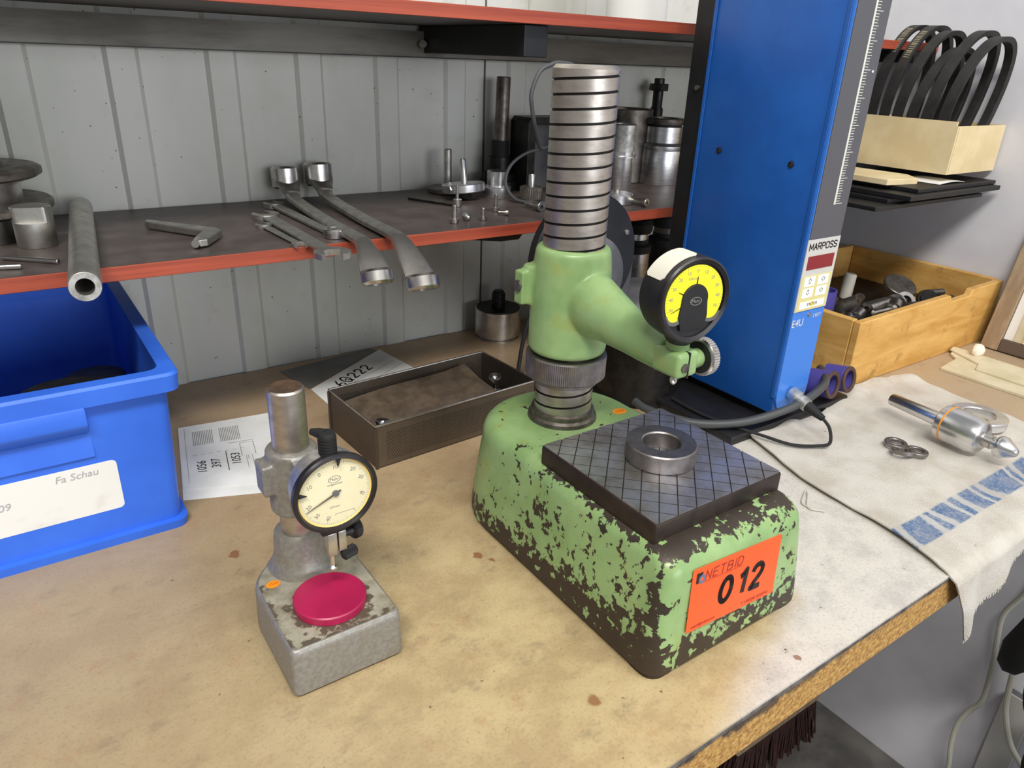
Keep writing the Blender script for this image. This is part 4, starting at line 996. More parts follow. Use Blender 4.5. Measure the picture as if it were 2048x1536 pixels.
# purple clamp of two tubes
pc = thing('purple_clip', 'purple plastic double tube clip with brown rims beside the wooden box', 'clip', (0.836, 0.478, 0.0122))
dirx = (0.10, -1, 0.18)
for xx, zz, R_ in ((-0.014, 0.0205, 0.0175), (0.022, 0.0200, 0.0170)):
    G().ring(R_, R_ - 0.004, -0.010, 0.018, 32, axis((xx, 0, zz), dirx), 0.0008).build('tube_sleeve', 'purple', pc)
    G().ring(R_ + 0.0006, R_ - 0.005, 0.0182, 0.0212, 32, axis((xx, 0, zz), dirx), 0.0008).build('brown_rim', 'brownrim', pc)
    G().cyl(R_ - 0.0045, -0.010, -0.006, 24, axis((xx, 0, zz), dirx)).build('end_plug', 'foam' if xx > 0 else 'blackmatte', pc)

# ------------------------------------------------------------------ wooden box with metal parts
wx0, wx1, wy0, wy1, wh, wt = 0.9115, 1.3125, 0.488, 0.758, 0.0985, 0.011
wbx = thing('wooden_box', 'open yellowish plywood box in the bench corner full of metal parts', 'box', (wx0, wy0, 0))
L_, Dp = wx1 - wx0, wy1 - wy0
G().box(wt, L_ - wt, wt, Dp - wt, 0.0, 0.008).build('box_floor', 'ply', wbx, 0)
nx0, nx1 = 0.235, 0.300
fr = [(0, 0), (L_, 0), (L_, wh + 0.002), (nx1, wh), (nx1 - 0.004, wh - 0.009), (nx0 + 0.006, wh - 0.010), (nx0, wh), (0, wh - 0.004)]
G().prism(fr, 0, wt, Matrix(((1, 0, 0, 0), (0, 0, 1, 0), (0, 1, 0, 0), (0, 0, 0, 1)))).build('front_board', 'ply', wbx, 0, 0.0012, 1)
G().box(0, L_, Dp - wt, Dp, 0, wh + 0.003).build('back_board', 'ply', wbx, 0, 0.0012, 1)
G().box(0.0, wt, wt + 0.0005, Dp - wt - 0.0005, 0, wh - 0.003).build('end_board', 'ply', wbx, 0, 0.0012, 1)
G().box(L_ - wt, L_, wt + 0.0005, Dp - wt - 0.0005, 0, wh + 0.003).build('end_board', 'ply', wbx, 0, 0.0012, 1)
# contents, each its own piece
def bitc(name, label, cat, loc, d, prof, mat, closed=False, n=22):
    o = thing(name, label, cat, loc, 0, 'metal parts in the wooden box')
    G().lathe(prof, n, axis((0, 0, 0), d), closed).build(cat.replace(' ', '_') + '_body', mat, o); return o
fill = thing('swarf_tray', 'dark insert tray at the bottom of the wooden box under the metal parts', 'insert', (wx0, wy0, 0.0081))
G().box(wt + 0.001, L_ - wt - 0.001, wt + 0.001, Dp - wt - 0.001, 0, 0.040).build('insert_block', 'blackoxide', fill, 0, 0.004, 2)
ZC = 0.0483
bitc('steel_pin', 'pale round pin standing upright at the back of the wooden box', 'pin', (1.150, 0.655, ZC), (0.05, 0, 1), [(0, 0), (0.009, 0), (0.010, 0.002), (0.010, 0.040), (0.008, 0.042), (0, 0.042)], 'whiteplate')
bitc('steel_disc', 'flat rusty disc tilted on the heap in the wooden box', 'disc', (1.190, 0.590, ZC + 0.030), (-0.2, -0.45, 1), [(0, 0), (0.025, 0), (0.026, 0.001), (0.026, 0.006), (0.025, 0.007), (0, 0.007)], 'darksteel', False, 32)
bitc('sleeve_part', 'grey sleeve lying left of the rusty disc in the wooden box', 'sleeve', (1.080, 0.575, ZC + 0.013), (1, -0.1, 0.08), [(0.006, 0), (0.012, 0), (0.012, 0.045), (0.006, 0.045)], 'steel', True)
bitc('collar_part', 'thin bright collar standing on edge in front of the rusty disc', 'collar', (1.132, 0.560, ZC + 0.018), (1, 0.2, 0.1), [(0.010, 0), (0.0165, 0), (0.0165, 0.005), (0.010, 0.005)], 'chrome', True)
bitc('sleeve_part', 'dark short sleeve lying right of the bright collar in the box', 'sleeve', (1.150, 0.545, ZC + 0.012), (1, -0.25, 0.0), [(0.005, 0), (0.0115, 0), (0.0115, 0.034), (0.005, 0.034)], 'darksteel', True)
bitc('cap_part', 'black round cap with bright end at the right of the heap', 'cap', (1.225, 0.560, ZC + 0.015), (-0.8, -0.5, 0.25), [(0, 0), (0.014, 0), (0.014, 0.022), (0.010, 0.022), (0.010, 0.028), (0, 0.028)], 'blackoxide')
bitc('bolt_part', 'long dark bolt at the right end of the heap in the wooden box', 'bolt', (1.212, 0.535, ZC + 0.007), (1, 0.1, 0.05), [(0, 0), (0.0065, 0), (0.0065, 0.05), (0.010, 0.05), (0.010, 0.058), (0, 0.058)], 'darksteel')
bitc('ring_part', 'dark ring lying against the front board of the wooden box', 'ring', (1.085, 0.530, ZC + 0.001), (0.0, 0.05, 1), [(0.014, 0), (0.022, 0), (0.022, 0.008), (0.014, 0.008)], 'darksteel', True, 30)
bitc('ring_part', 'flat black ring under the sleeves in the wooden box', 'ring', (1.140, 0.520, ZC + 0.001), (0.05, 0.0, 1), [(0.012, 0), (0.018, 0), (0.018, 0.010), (0.012, 0.010)], 'blackoxide', True, 30)
bitc('socket_part', 'bright socket in the front left corner of the wooden box', 'socket', (0.985, 0.535, ZC + 0.011), (0.6, -0.5, 0.25), [(0.005, 0), (0.010, 0), (0.010, 0.030), (0.005, 0.030)], 'chrome', True)
bitc('socket_part', 'bright socket lying beside the purple cap in the wooden box', 'socket', (1.030, 0.565, ZC + 0.011), (1, 0.3, 0.1), [(0.004, 0), (0.010, 0), (0.010, 0.026), (0.004, 0.026)], 'chrome', True)
bitc('ring_part', 'bright thin ring near the left end of the wooden box', 'ring', (1.035, 0.528, ZC + 0.002), (0.15, -0.1, 1), [(0.010, 0), (0.015, 0), (0.015, 0.007), (0.010, 0.007)], 'steel', True, 28)
bitc('wheel_part', 'black round wheel leaning at the back board of the wooden box', 'wheel', (1.090, 0.700, ZC + 0.037), (0.1, -1, 0.25), [(0.012, 0), (0.036, 0), (0.036, 0.016), (0.012, 0.016)], 'blackmatte', True, 36)
bitc('stud_part', 'short dark stud behind the grey sleeve in the wooden box', 'stud', (1.105, 0.610, ZC + 0.008), (1, 0.4, 0.05), [(0, 0), (0.008, 0), (0.008, 0.04), (0, 0.04)], 'darksteel')
bitc('washer_part', 'bright washer right of the rusty disc on the heap in the box', 'washer', (1.245, 0.600, ZC + 0.003), (0.1, -0.2, 1), [(0.006, 0), (0.016, 0), (0.016, 0.003), (0.006, 0.003)], 'chrome', True)
bitc('nut_part', 'dark six sided nut in front of the rusty disc in the box', 'nut', (1.180, 0.525, ZC + 0.001), (0.0, 0.0, 1), [(0.006, 0), (0.012, 0), (0.012, 0.009), (0.006, 0.009)], 'darksteel', True, 6)
bitc('plastic_cap', 'purple plastic cap standing in the left end of the wooden box', 'endcap', (0.965, 0.585, ZC), (0, 0, 1), [(0.017, 0), (0.020, 0), (0.020, 0.060), (0.017, 0.060)], 'purple', True, 28)  # this piece is a purple plastic cap

for k_, (x_, y_, dz_, dr_, pr_, mt_, cl_, nn_, nm_, lab_) in enumerate((
    (1.000, 0.560, 0.010, (1, 0.5, 0.1), [(0.004, 0), (0.009, 0), (0.009, 0.024), (0.004, 0.024)], 'chrome', True, 20, 'socket', 'bright socket on top of the heap behind the left end board'),
    (1.010, 0.515, 0.004, (0.2, 0.1, 1), [(0.006, 0), (0.012, 0), (0.012, 0.007), (0.006, 0.007)], 'steel', True, 24, 'collar', 'steel collar lying flat by the front left corner of the box'),
    (1.060, 0.600, 0.014, (0.4, -0.8, 0.5), [(0.006, 0), (0.013, 0), (0.013, 0.020), (0.006, 0.020)], 'darksteel', True, 24, 'bushing', 'dark bushing tilted to the front behind the grey sleeve'),
    (1.045, 0.545, 0.022, (1, -0.3, 0.15), [(0, 0), (0.0045, 0), (0.0045, 0.030), (0.008, 0.030), (0.008, 0.036), (0, 0.036)], 'boltsteel', False, 18, 'bolt', 'bright bolt lying across the heap left of the grey sleeve'),
    (1.100, 0.545, 0.020, (0.9, 0.4, 0.2), [(0.005, 0), (0.010, 0), (0.010, 0.020), (0.005, 0.020)], 'steel', True, 20, 'ferrule', 'steel ferrule on the heap right behind the front board'),
    (1.170, 0.565, 0.016, (-0.3, -0.6, 0.7), [(0.008, 0), (0.015, 0), (0.015, 0.006), (0.008, 0.006)], 'steel', True, 26, 'ring', 'steel ring tilted against the rusty disc in the box'),
    (1.215, 0.555, 0.026, (0.8, -0.5, 0.1), [(0, 0), (0.006, 0), (0.006, 0.026), (0, 0.026)], 'darksteel', False, 18, 'dowel', 'short dark dowel lying on the right side of the rusty disc'),
    (1.070, 0.640, 0.006, (0.1, 0.2, 1), [(0.010, 0), (0.020, 0), (0.020, 0.010), (0.010, 0.010)], 'steel', True, 28, 'ring', 'flat steel ring lying behind the tilted dark bushing'))):
    bitc(nm_ + '_part', lab_, nm_, (x_, y_, ZC + dz_), dr_, pr_, mt_, cl_, nn_)

# ------------------------------------------------------------------ right end of the lower shelf: dark sheets, papers, cream box, belts
sh = [(0.985, 0.300, 0.546, 0.93, 0.0002, 0.0060, 'black lowest sheet of the stack on the right shelf end'),
      (1.030, 0.265, 0.556, 0.92, 0.0062, 0.0060, 'black middle sheet sticking out left in the shelf stack'),
      (1.040, 0.262, 0.530, 0.91, 0.0124, 0.0070, 'black thick sheet reaching furthest forward in the shelf stack'),
      (1.075, 0.230, 0.540, 0.90, 0.0196, 0.0060, 'black topmost sheet under the cream box')]
for x0, wdt, y0, y1, dz, th, lab in sh:
    o = thing('black_sheet', lab, 'sheet', (x0, y0, ZS + dz), 0, 'black sheets on the right shelf end')
    G().box(0, min(wdt, 1.3145 - x0), 0, y1 - y0, 0, th).build('sheet_board', 'blackpaint', o, 0, 0.0008, 1)
o = thing('paper_slip', 'curled white paper slip between the black sheets and the cream box', 'paper', (1.150, 0.550, ZS + 0.0258))
g = G(); rings = []
for k in range(9):
    xx = 0.075 * k / 8; zz = 0.0005 + 0.0020 * math.sin(k / 8 * PI)
    rings.append([(xx, 0, zz), (xx, 0.06, zz), (xx, 0.06, zz + 0.0004), (xx, 0, zz + 0.0004)])
g.loft(rings).build('paper_sheet', 'paper', o, 0.5)
o = thing('wood_offcut', 'flat pale wood offcut under the left corner of the cream box', 'offcut', (1.060, 0.580, ZS + 0.0258))
G().prism([(0, 0), (0.06, -0.012), (0.09, 0.02), (0.085, 0.14), (0.0, 0.13)], 0, 0.0085).build('offcut_board', 'cream', o, 0, 0.001)
cb = thing('cream_box', 'open cream cardboard box of drive belts on the shelf end', 'box', (1.166, 0.553, 0.2640))
cw, cdp, ch, ct = 0.1475, 0.165, 0.068, 0.0025
G().box(0, cw, 0, cdp, 0, ct).build('box_floor', 'cream', cb, 0)
G().box(0, cw, 0, ct, ct, ch).build('front_side', 'cream', cb, 0)
G().box(0, cw, cdp - ct, cdp, ct, ch + 0.003).build('back_side', 'cream', cb, 0)
G().box(0, ct, ct, cdp - ct, ct, ch + 0.006).build('left_side', 'cream', cb, 0)
G().box(cw - ct, cw, ct, cdp - ct, ct, ch).build('right_side', 'cream', cb, 0)
G().box(0.004, 0.0046, -0.0002, 0, 0.002, ch - 0.002).build('corner_crease', 'framewood', cb, 0)
def belt(label, y0, xc, hw, top, lean, width=0.0165, printed=None, skew=0.0):
    o = thing('drive_belt', label, 'belt', (xc, y0, 0.2668), 0, 'drive belts in the cream box')
    n = 72; pts = []
    for i in range(n):
        a = 2 * PI * i / n
        cz = top / 2 + math.sin(a) * top / 2
        wv = hw * (abs(math.cos(a)) ** 0.85) * (1 if math.cos(a) >= 0 else -1)
        pts.append(Vector((wv + skew * (cz / top) ** 2, lean * (cz / top) ** 1.4, cz)))
    rings = []
    for i in range(n):
        d = (pts[(i + 1) % n] - pts[i - 1]).normalized(); side = Vector((0, 1, 0)); side = (side - d * side.dot(d)).normalized(); out = d.cross(side)
        cc = Vector((0, lean * 0.4, top / 2))
        if out.dot(pts[i] - cc) < 0: out = -out
        h_ = width / 2
        rings.append([pts[i] + side * h_ + out * 0.003, pts[i] - side * h_ + out * 0.003, pts[i] - side * h_ * 0.7 - out * 0.004, pts[i] + side * h_ * 0.7 - out * 0.004])
    zmin = min(p.z for r_ in rings for p in r_)
    for r_ in rings:
        for p in r_: p.z += -zmin + 0.0004
    G().loft(rings, None, False, True).build('belt_loop', 'belt', o, 0.9)
    if printed:
        g = G()
        for q in range(16):
            i = printed + q * 0.42; ii = int(i); f_ = i - ii
            A = rings[ii % n]; B = rings[(ii + 1) % n]
            c0 = A[0].lerp(B[0], f_); c1 = A[1].lerp(B[1], f_); dd = (B[0] - A[0]).normalized() * (0.0012 if q % 4 else 0.0020); up_ = (A[0] - A[3]).normalized() * 0.0003
            a0, a1 = c0.lerp(c1, 0.22) + up_, c0.lerp(c1, 0.78) + up_
            g.add([a0, a1, a1 + dd, a0 + dd], [(0, 1, 2, 3)])
        g.build('belt_print', 'beltprint', o, 0)
belt('black drive belt farthest back in the cream box, printed in beige', 0.6990, 1.2400, 0.0655, 0.196, -0.012, 0.0165, 22, 0.005)
belt('black drive belt second from the back in the cream box, printed in beige', 0.6790, 1.2400, 0.0660, 0.195, -0.020, 0.0165, 23, 0.005)
belt('black drive belt third from the back in the cream box', 0.6590, 1.2400, 0.0650, 0.188, -0.024, 0.0165, None, 0.005)
belt('low black drive belt in the middle of the cream box', 0.6380, 1.2400, 0.0630, 0.165, -0.024, 0.0160, None, 0.004)
belt('black drive belt second from the front in the cream box', 0.6140, 1.2400, 0.0655, 0.188, -0.028, 0.0165, None, 0.006)
belt('black drive belt nearest the front of the cream box', 0.5880, 1.2400, 0.0655, 0.180, -0.026, 0.0165, None, 0.006)

# ------------------------------------------------------------------ framed panel leaning at the white wall, beige strip, foam lump
lf = thing('leaning_frame', 'brown wooden frame with cream panels leaning on the white wall', 'frame', (1.262, 0.475, 0))
tilt = math.atan2(0.045, 0.18)
Mz = Matrix.Rotation(tilt, 4, 'Y')           # lean towards +x
FL, FH = 0.36, 0.36
G().box(0, 0.014, -0.026, 0, 0.002, FH, Mz).build('frame_stile', 'framewood', lf, 0, 0.0015)
G().box(0, 0.014, -FL, -FL + 0.026, 0.002, FH, Mz).build('frame_stile', 'framewood', lf, 0, 0.0015)
G().box(0, 0.014, -FL + 0.0265, -0.0265, 0.002, 0.022, Mz).build('frame_rail', 'framedark', lf, 0, 0.0015)
G().box(0, 0.014, -FL + 0.0265, -0.0265, FH - 0.022, FH, Mz).build('frame_rail', 'framewood', lf, 0, 0.0015)
G().box(0.005, 0.010, -FL + 0.027, -0.027, 0.0225, FH - 0.0225, Mz).build('white_panel', 'keywhite', lf, 0)
G().box(0.002, 0.0048, -FL + 0.028, -0.042, 0.0225, FH - 0.04, Mz).build('cream_panel', 'beige', lf, 0)
G().box(-0.001, 0.0018, -FL + 0.028, -0.056, 0.0225, FH - 0.06, Mz).build('cream_panel', 'cream', lf, 0)
bs = thing('beige_strip', 'flat beige strip of board lying on the bench beside the leaning frame', 'board strip', (1.10, 0.10, 0.0002))
G().prism([(0.0, 0.12), (0.112, 0.12), (0.105, 0.385), (0.075, 0.378), (0.06, 0.362), (0.0, 0.355)], 0, 0.004).build('lower_layer', 'beige', bs, 0, 0.0005)
G().prism([(0.030, 0.13), (0.100, 0.13), (0.103, 0.388), (0.085, 0.384), (0.060, 0.330), (0.035, 0.322)], 0.0041, 0.007).build('upper_layer', 'beige', bs, 0, 0.0005)
fo = thing('foam_lump', 'small white foam lump on the end of the beige strip', 'foam', (1.1960, 0.4500, 0.0074))
rs = random.Random(3)
G().loft([[(0.0105 * s * math.cos(2 * PI * i / 9) * (1 + 0.18 * rs.uniform(-1, 1)), 0.0085 * s * math.sin(2 * PI * i / 9) * (1 + 0.18 * rs.uniform(-1, 1)), z) for i in range(9)] for s, z in ((0.8, 0), (1, 0.004), (1, 0.010), (0.75, 0.0155), (0.3, 0.017))]).build('foam_piece', 'foam', fo, 0.9)

# ------------------------------------------------------------------ towel
def towel():
    NU, NV = 110, 100
    rt_ = random.Random(5)
    from mathutils import noise as mn
    v = []
    hem = []
    for i in range(NU + 1):
        u = i / NU
        # back edge curve and left edge curve
        xb = 0.672 + 0.355 * u
        yb = 0.478 - 0.030 * math.exp(-((u - 0.33) / 0.18) ** 2) + 0.004 * math.sin(u * 19) - 0.018 * max(0, u - 0.93) / 0.07
        hem.append(mn.noise(Vector((u * 90, 3, 0))) * 0.0035 + mn.noise(Vector((u * 300, 5, 0))) * 0.002)
        for j in range(NV + 1):
            w = j / NV
            hang = 0.086 - 0.075 * min(1, u / 0.42) ** 0.8 + 0.003 * math.sin(u * 17) + 0.045 * max(0, u - 0.5) + hem[i]
            total = (yb - 0.196) + hang
            s = w * total
            y = yb - s
            bulge = 0.0
            if y >= 0.196:
                t_ = (yb - y) / (yb - 0.196)
                z = 0.0018
                x = xb - 0.052 * (1 - u) * min(1, t_ * 1.05) ** 0.85 + 0.0045 * math.sin(t_ * 9 + 1) * (1 - u) - 0.03 * u * t_
                nz = mn.noise(Vector((x * 14, y * 14, 1))) * 0.5 + 0.5
                fold = 0.0050 * max(0, nz - 0.45) + 0.0018 * (mn.noise(Vector((x * 45, y * 45, 7))) * 0.5 + 0.5)
                edge = math.exp(-((t_ - 0.02) / 0.05) ** 2) * 0.005 * (0.6 + 0.4 * math.sin(u * 40)) + math.exp(-(u / 0.02) ** 2) * 0.0018
                flat_ = 1.0 if y > 0.215 else max(0.0, (y - 0.196) / 0.019)
                z += (fold + edge) * flat_
                if y < 0.204: z -= (0.204 - y) ** 2 / 0.016
            else:
                d = 0.196 - y
                x0_ = xb - 0.052 * (1 - u) - 0.03 * u + 0.0045 * math.sin(10) * (1 - u)
                x = x0_ + d * (0.60 * (1 - u) ** 3 - 0.35 * u)
                z = -0.0022 - d
                y = 0.1945 - 0.007 * (0.5 + 0.5 * math.sin(u * 30 + 0.6)) * min(1, d / 0.04) - 0.002
            v.append((x, y, z))
    f = []
    for i in range(NU):
        for j in range(NV):
            a = i * (NV + 1) + j
            f.append((a, a + 1, a + NV + 2, a + NV + 1))
    me = bpy.data.meshes.new('towel_cloth'); me.from_pydata(v, [], f)
    o = bpy.data.objects.new('tmp', me); COL.objects.link(o)
    s = o.modifiers.new('s', 'SOLIDIFY'); s.thickness = 0.0016; s.offset = 0.0
    dg = bpy.context.evaluated_depsgraph_get()
    out = bpy.data.meshes.new_from_object(o.evaluated_get(dg)); bpy.data.objects.remove(o)
    return out, v, NV
tw_ = thing('shop_towel', 'dirty white shop towel with a blue woven stripe hanging over the bench edge', 'towel', (0, 0, 0))
me, tv, NV_ = towel()
link('towel_cloth', me, 'towel', tw_, 1.2)
# loose threads
tag_threads = [[(0.668, 0.476, 0.003), (0.655, 0.484, 0.006), (0.648, 0.487, 0.003), (0.640, 0.497, 0.002)],
               [(0.630, 0.352, 0.003), (0.622, 0.345, 0.002), (0.607, 0.335, 0.0015), (0.603, 0.328, 0.0015), (0.612, 0.318, 0.0015)],
               [(0.629, 0.352, 0.003), (0.618, 0.347, 0.002), (0.604, 0.338, 0.0015), (0.608, 0.322, 0.0015)]]
for th in tag_threads:
    G().tube(spline(th, 5), 0.0008, 6).build('loose_thread', 'towel', tw_)
# fringe at the hanging hem
g = G()
for i in range(0, 111):
    a = tv[i * (NV_ + 1) + NV_]
    for q in range(2):
        dx_, l = random.uniform(-0.002, 0.002), random.uniform(0.002, 0.007)
        g.tube([(a[0], a[1], a[2] + 0.001), (a[0] + dx_, a[1] - 0.0005, a[2] - l)], 0.0006, 4)
o = g.build('hem_fringe', 'towel', tw_, 0, kind='stuff')

# ------------------------------------------------------------------ things on the towel
ZT = 0.0095
lc = thing('live_centre', 'shiny steel live centre with an orange band lying on the towel', 'lathe centre', (0.8674, 0.4032, 0.0290))
dv = Vector((-0.0148, -0.1451, 0))
Mc_ = axis((0, 0, 0), dv)
G().lathe([(0, 0), (0.0068, 0), (0.0074, 0.001), (0.0086, 0.066), (0, 0.066)], 32, Mc_).build('taper_shank', 'chrome', lc)
G().lathe([(0, 0.062), (0.0105, 0.062), (0.0105, 0.0665), (0, 0.0665)], 32, Mc_).build('shank_collar', 'darksteel', lc)
G().lathe([(0, 0.0665), (0.0195, 0.0665), (0.0213, 0.0685), (0.0213, 0.106), (0.0180, 0.1135), (0.0125, 0.1165), (0, 0.1165)], 48, Mc_).build('bearing_body', 'chrome', lc)
G().lathe([(0.0212, 0.0745), (0.0216, 0.0745), (0.0216, 0.0762), (0.0212, 0.0762)], 48, Mc_, True).build('orange_band', 'orange', lc)
G().lathe([(0, 0.1165), (0.0078, 0.1165), (0.0078, 0.125), (0.0064, 0.126), (0.0064, 0.131), (0, 0.131)], 32, Mc_).build('spindle_neck', 'steel', lc)
G().lathe([(0, 0.131), (0.0112, 0.131), (0.0124, 0.1335), (0.0124, 0.1375), (0.0050, 0.1505), (0.0030, 0.1522), (0, 0.1526)], 32, Mc_).build('point', 'chrome', lc)
ri = thing('bearing_ring', 'flat bright steel ring lying behind the live centre on the towel', 'ring', (0.9470, 0.3330, 0.0080))
G().ring(0.0325, 0.0185, 0, 0.011, 48, None, 0.001).build('ring_body', 'alu', ri)
G().cyl(0.0016, 0, 0.0006, 10, T(-0.022, 0.012, 0.011)).build('pin_hole', 'blackmatte', ri)
for i, (wx, wy, wz, tx, ty, lab) in enumerate(((0.7985, 0.3535, 0.0068, 0.02, 0.0, 'small grey washer farthest back of the three on the towel'),
                                             (0.8000, 0.3300, 0.0068, -0.03, 0.05, 'small grey washer at the right of the three on the towel'),
                                             (0.7835, 0.3365, 0.0085, -0.16, 0.12, 'small grey washer propped on the other two on the towel'))):
    o = thing('spacer_washer', lab, 'washer', (wx, wy, wz), 0, 'three grey washers on the towel')
    G().ring(0.0125, 0.0076, 0, 0.0042, 36, Matrix.Rotation(tx, 4, 'X') @ Matrix.Rotation(ty, 4, 'Y'), 0.0006).build('washer_body', 'ringsteel', o)

# ------------------------------------------------------------------ lower shelf, left part
Z = ZS + 0.0002
pipe = thing('steel_pipe', 'grey steel pipe lying across the lower shelf, its end sticking out', 'pipe', (0.0398, 0.5950, Z + 0.0112))
pd = Vector((0.0325, 0.3150, 0.0)); pL = pd.length
G().ring(0.0110, 0.0064, 0.0004, pL, 36, axis((0, 0, 0), pd), 0.0006).build('pipe_wall', 'wrench', pipe)
G().ring(0.0106, 0.0066, 0.0, 0.0004, 36, axis((0, 0, 0), pd)).build('sawn_end', 'alu_rough', pipe)
pg = thing('notched_plug', 'grey cylindrical plug with a milled flat next to the pipe', 'plug', (0.0232, 0.797, Z))
g = G(); n = 48; rows = [(0.0, 0), (0.0160, 0), (0.0164, 0.0008), (0.0164, 0.0225), (0.0164, 0.0226), (0.0164, 0.0352), (0.0156, 0.036), (0.0, 0.036)]
v_, idx = [], []
fd = Vector((-0.25, -0.97)).normalized()
for k, (r_, z_) in enumerate(rows):
    for i in range(n):
        a = 2 * PI * i / n; q = Vector((r_ * math.cos(a), r_ * math.sin(a)))
        if k >= 4:
            ex = q.dot(fd) - 0.0105
            if ex > 0: q -= fd * ex
        v_.append((q.x, q.y, z_))
f_ = [(k * n + i, k * n + (i + 1) % n, (k + 1) * n + (i + 1) % n, (k + 1) * n + i) for k in range(len(rows) - 1) for i in range(n)]
g.add(v_, f_).build('plug_body', 'wrench', pg, 0.5)
fg = thing('flanged_hub', 'dark double-flanged hub standing at the left end of the lower shelf', 'hub', (-0.028, 0.858, Z))
G().lathe([(0, 0), (0.052, 0), (0.052, 0.020), (0.047, 0.021), (0.047, 0.0245), (0, 0.0245)], 48).build('bright_foot', 'steel', fg)
G().lathe([(0, 0.0245), (0.070, 0.0245), (0.0745, 0.027), (0.0745, 0.0320), (0.072, 0.034), (0, 0.034)], 56).build('lower_flange', 'darksteel', fg)
G().lathe([(0, 0.034), (0.050, 0.034), (0.050, 0.050), (0.054, 0.051), (0.054, 0.0555), (0, 0.0555)], 48).build('bright_barrel', 'steel', fg)
G().lathe([(0, 0.0555), (0.066, 0.0555), (0.070, 0.058), (0.070, 0.0625), (0.067, 0.0645), (0, 0.0645)], 56).build('upper_flange', 'darksteel', fg)
G().lathe([(0, 0.0645), (0.040, 0.0645), (0.036, 0.08), (0.033, 0.115), (0, 0.115)], 40).build('hub_cone', 'darksteel', fg)
for lab, a, b, r_ in (('thin bright steel pin in front of the notched plug', (-0.006, 0.752), (0.0325, 0.717), 0.0022), ('short bright steel pin at the picture edge on the lower shelf', (-0.020, 0.720), (0.0055, 0.7135), 0.0024)):
    o = thing('steel_pin', lab, 'pin', (a[0], a[1], Z + r_), 0, 'bright pins on the lower shelf'); dd = Vector((b[0] - a[0], b[1] - a[1], 0))
    G().lathe([(0, 0), (r_ - 0.0003, 0), (r_, 0.0004), (r_, dd.length - 0.0004), (r_ - 0.0003, dd.length), (0, dd.length)], 18, axis((0, 0, 0), dd)).build('pin_rod', 'chrome', o)
pw = thing('pin_spanner', 'flat L-shaped pin spanner with a peg lying alone on the shelf', 'spanner', (0.15, 0.77, Z))
def loc2(x, y): return (x - 0.15, y - 0.77)
G().prism([loc2(0.1235, 0.836), loc2(0.1195, 0.828), loc2(0.1220, 0.8205), loc2(0.160, 0.760), loc2(0.1440, 0.7290), loc2(0.1480, 0.7200), loc2(0.1555, 0.7215), loc2(0.1775, 0.7560), loc2(0.1755, 0.7680)], 0.0015, 0.0085).build('flat_bar', 'wrench', pw, 0, 0.0012, 2)
G().cyl(0.0036, 0, 0.016, 16, axis((loc2(0.1500, 0.7330) + (0.0055,)), (-0.45, -1.0, 0))).build('peg', 'chrome', pw)

def offset_ring_spanner(label, pts, rad, rings_):
    """pts: handle centre line (world), rad: half widths, rings_: (centre, outer r, inner r, height, axis)"""
    o0 = Vector(pts[0])
    o = thing('ring_spanner', label, 'spanner', tuple(o0), 0, 'cranked ring spanners on the shelf edge')
    P = spline([Vector(p) - o0 for p in pts], 6)
    W = [v.x for v in spline([Vector((r_, 0, 0)) for r_ in rad], 6)]
    g = G(); R_ = []
    for i, p in enumerate(P):
        d = (P[min(i + 1, len(P) - 1)] - P[max(i - 1, 0)]).normalized(); sd = d.cross(Vector((0, 0, 1))).normalized(); up_ = sd.cross(d)
        hw_, ht = W[i], 0.0032 + 0.1 * W[i]
        R_.append([p + sd * (hw_ * a_) + up_ * (ht * b_) for a_, b_ in ((-1, -0.5), (-0.7, -1), (0.7, -1), (1, -0.5), (1, 0.5), (0.7, 1), (-0.7, 1), (-1, 0.5))])
    g.loft(R_).build('handle', 'wrench', o, 0.7)
    for c, ro, ri_, h, d in rings_:
        G().ring(ro, ri_, -h / 2, h / 2, 30, axis(Vector(c) - o0, d), 0.0025).build('ring_end', 'steel', o)
offset_ring_spanner('shorter cranked ring spanner, its bright end over the shelf edge',
    [(0.2970, 0.908, 0.2500), (0.2960, 0.893, 0.2420), (0.2940, 0.872, 0.2345), (0.2890, 0.760, 0.2305), (0.2850, 0.672, 0.2315), (0.2835, 0.655, 0.2300), (0.2800, 0.632, 0.2200), (0.2770, 0.617, 0.2120)],
    [0.0150, 0.0100, 0.0074, 0.0074, 0.0074, 0.0080, 0.0120, 0.0140],
    [((0.2975, 0.9165, 0.2550), 0.0165, 0.0105, 0.0260, (0, 0.12, 1)), ((0.2755, 0.6100, 0.2095), 0.0150, 0.0095, 0.0140, (0.05, 0.42, 1))])
offset_ring_spanner('longer cranked ring spanner, rightmost of the tools over the shelf edge',
    [(0.3390, 0.908, 0.2510), (0.3375, 0.893, 0.2430), (0.3350, 0.872, 0.2350), (0.3290, 0.760, 0.2308), (0.3235, 0.672, 0.2318), (0.3220, 0.652, 0.2290), (0.3195, 0.623, 0.2150), (0.3180, 0.606, 0.2050)],
    [0.0155, 0.0105, 0.0078, 0.0078, 0.0078, 0.0090, 0.0130, 0.0150],
    [((0.3395, 0.9165, 0.2570), 0.0175, 0.0110, 0.0280, (0, 0.12, 1)), ((0.3172, 0.5985, 0.2020), 0.0160, 0.0100, 0.0145, (0.05, 0.42, 1))])
def jaw(cx, cy, ang, R, gap, th):
    """open jaw outline pointing along +x then rotated"""
    P = []
    for k in range(25):
        a = D(28) + (D(332) - D(28)) * k / 24
        P.append((R * math.cos(a) * 1.0, R * math.sin(a)))
    P += [(R * 0.9, -gap), (-R * 0.10, -gap), (-R * 0.32, 0), (-R * 0.10, gap), (R * 0.9, gap)]
    ca, sa = math.cos(ang), math.sin(ang)
    return [(cx + x * ca - y * sa, cy + x * sa + y * ca) for x, y in P]
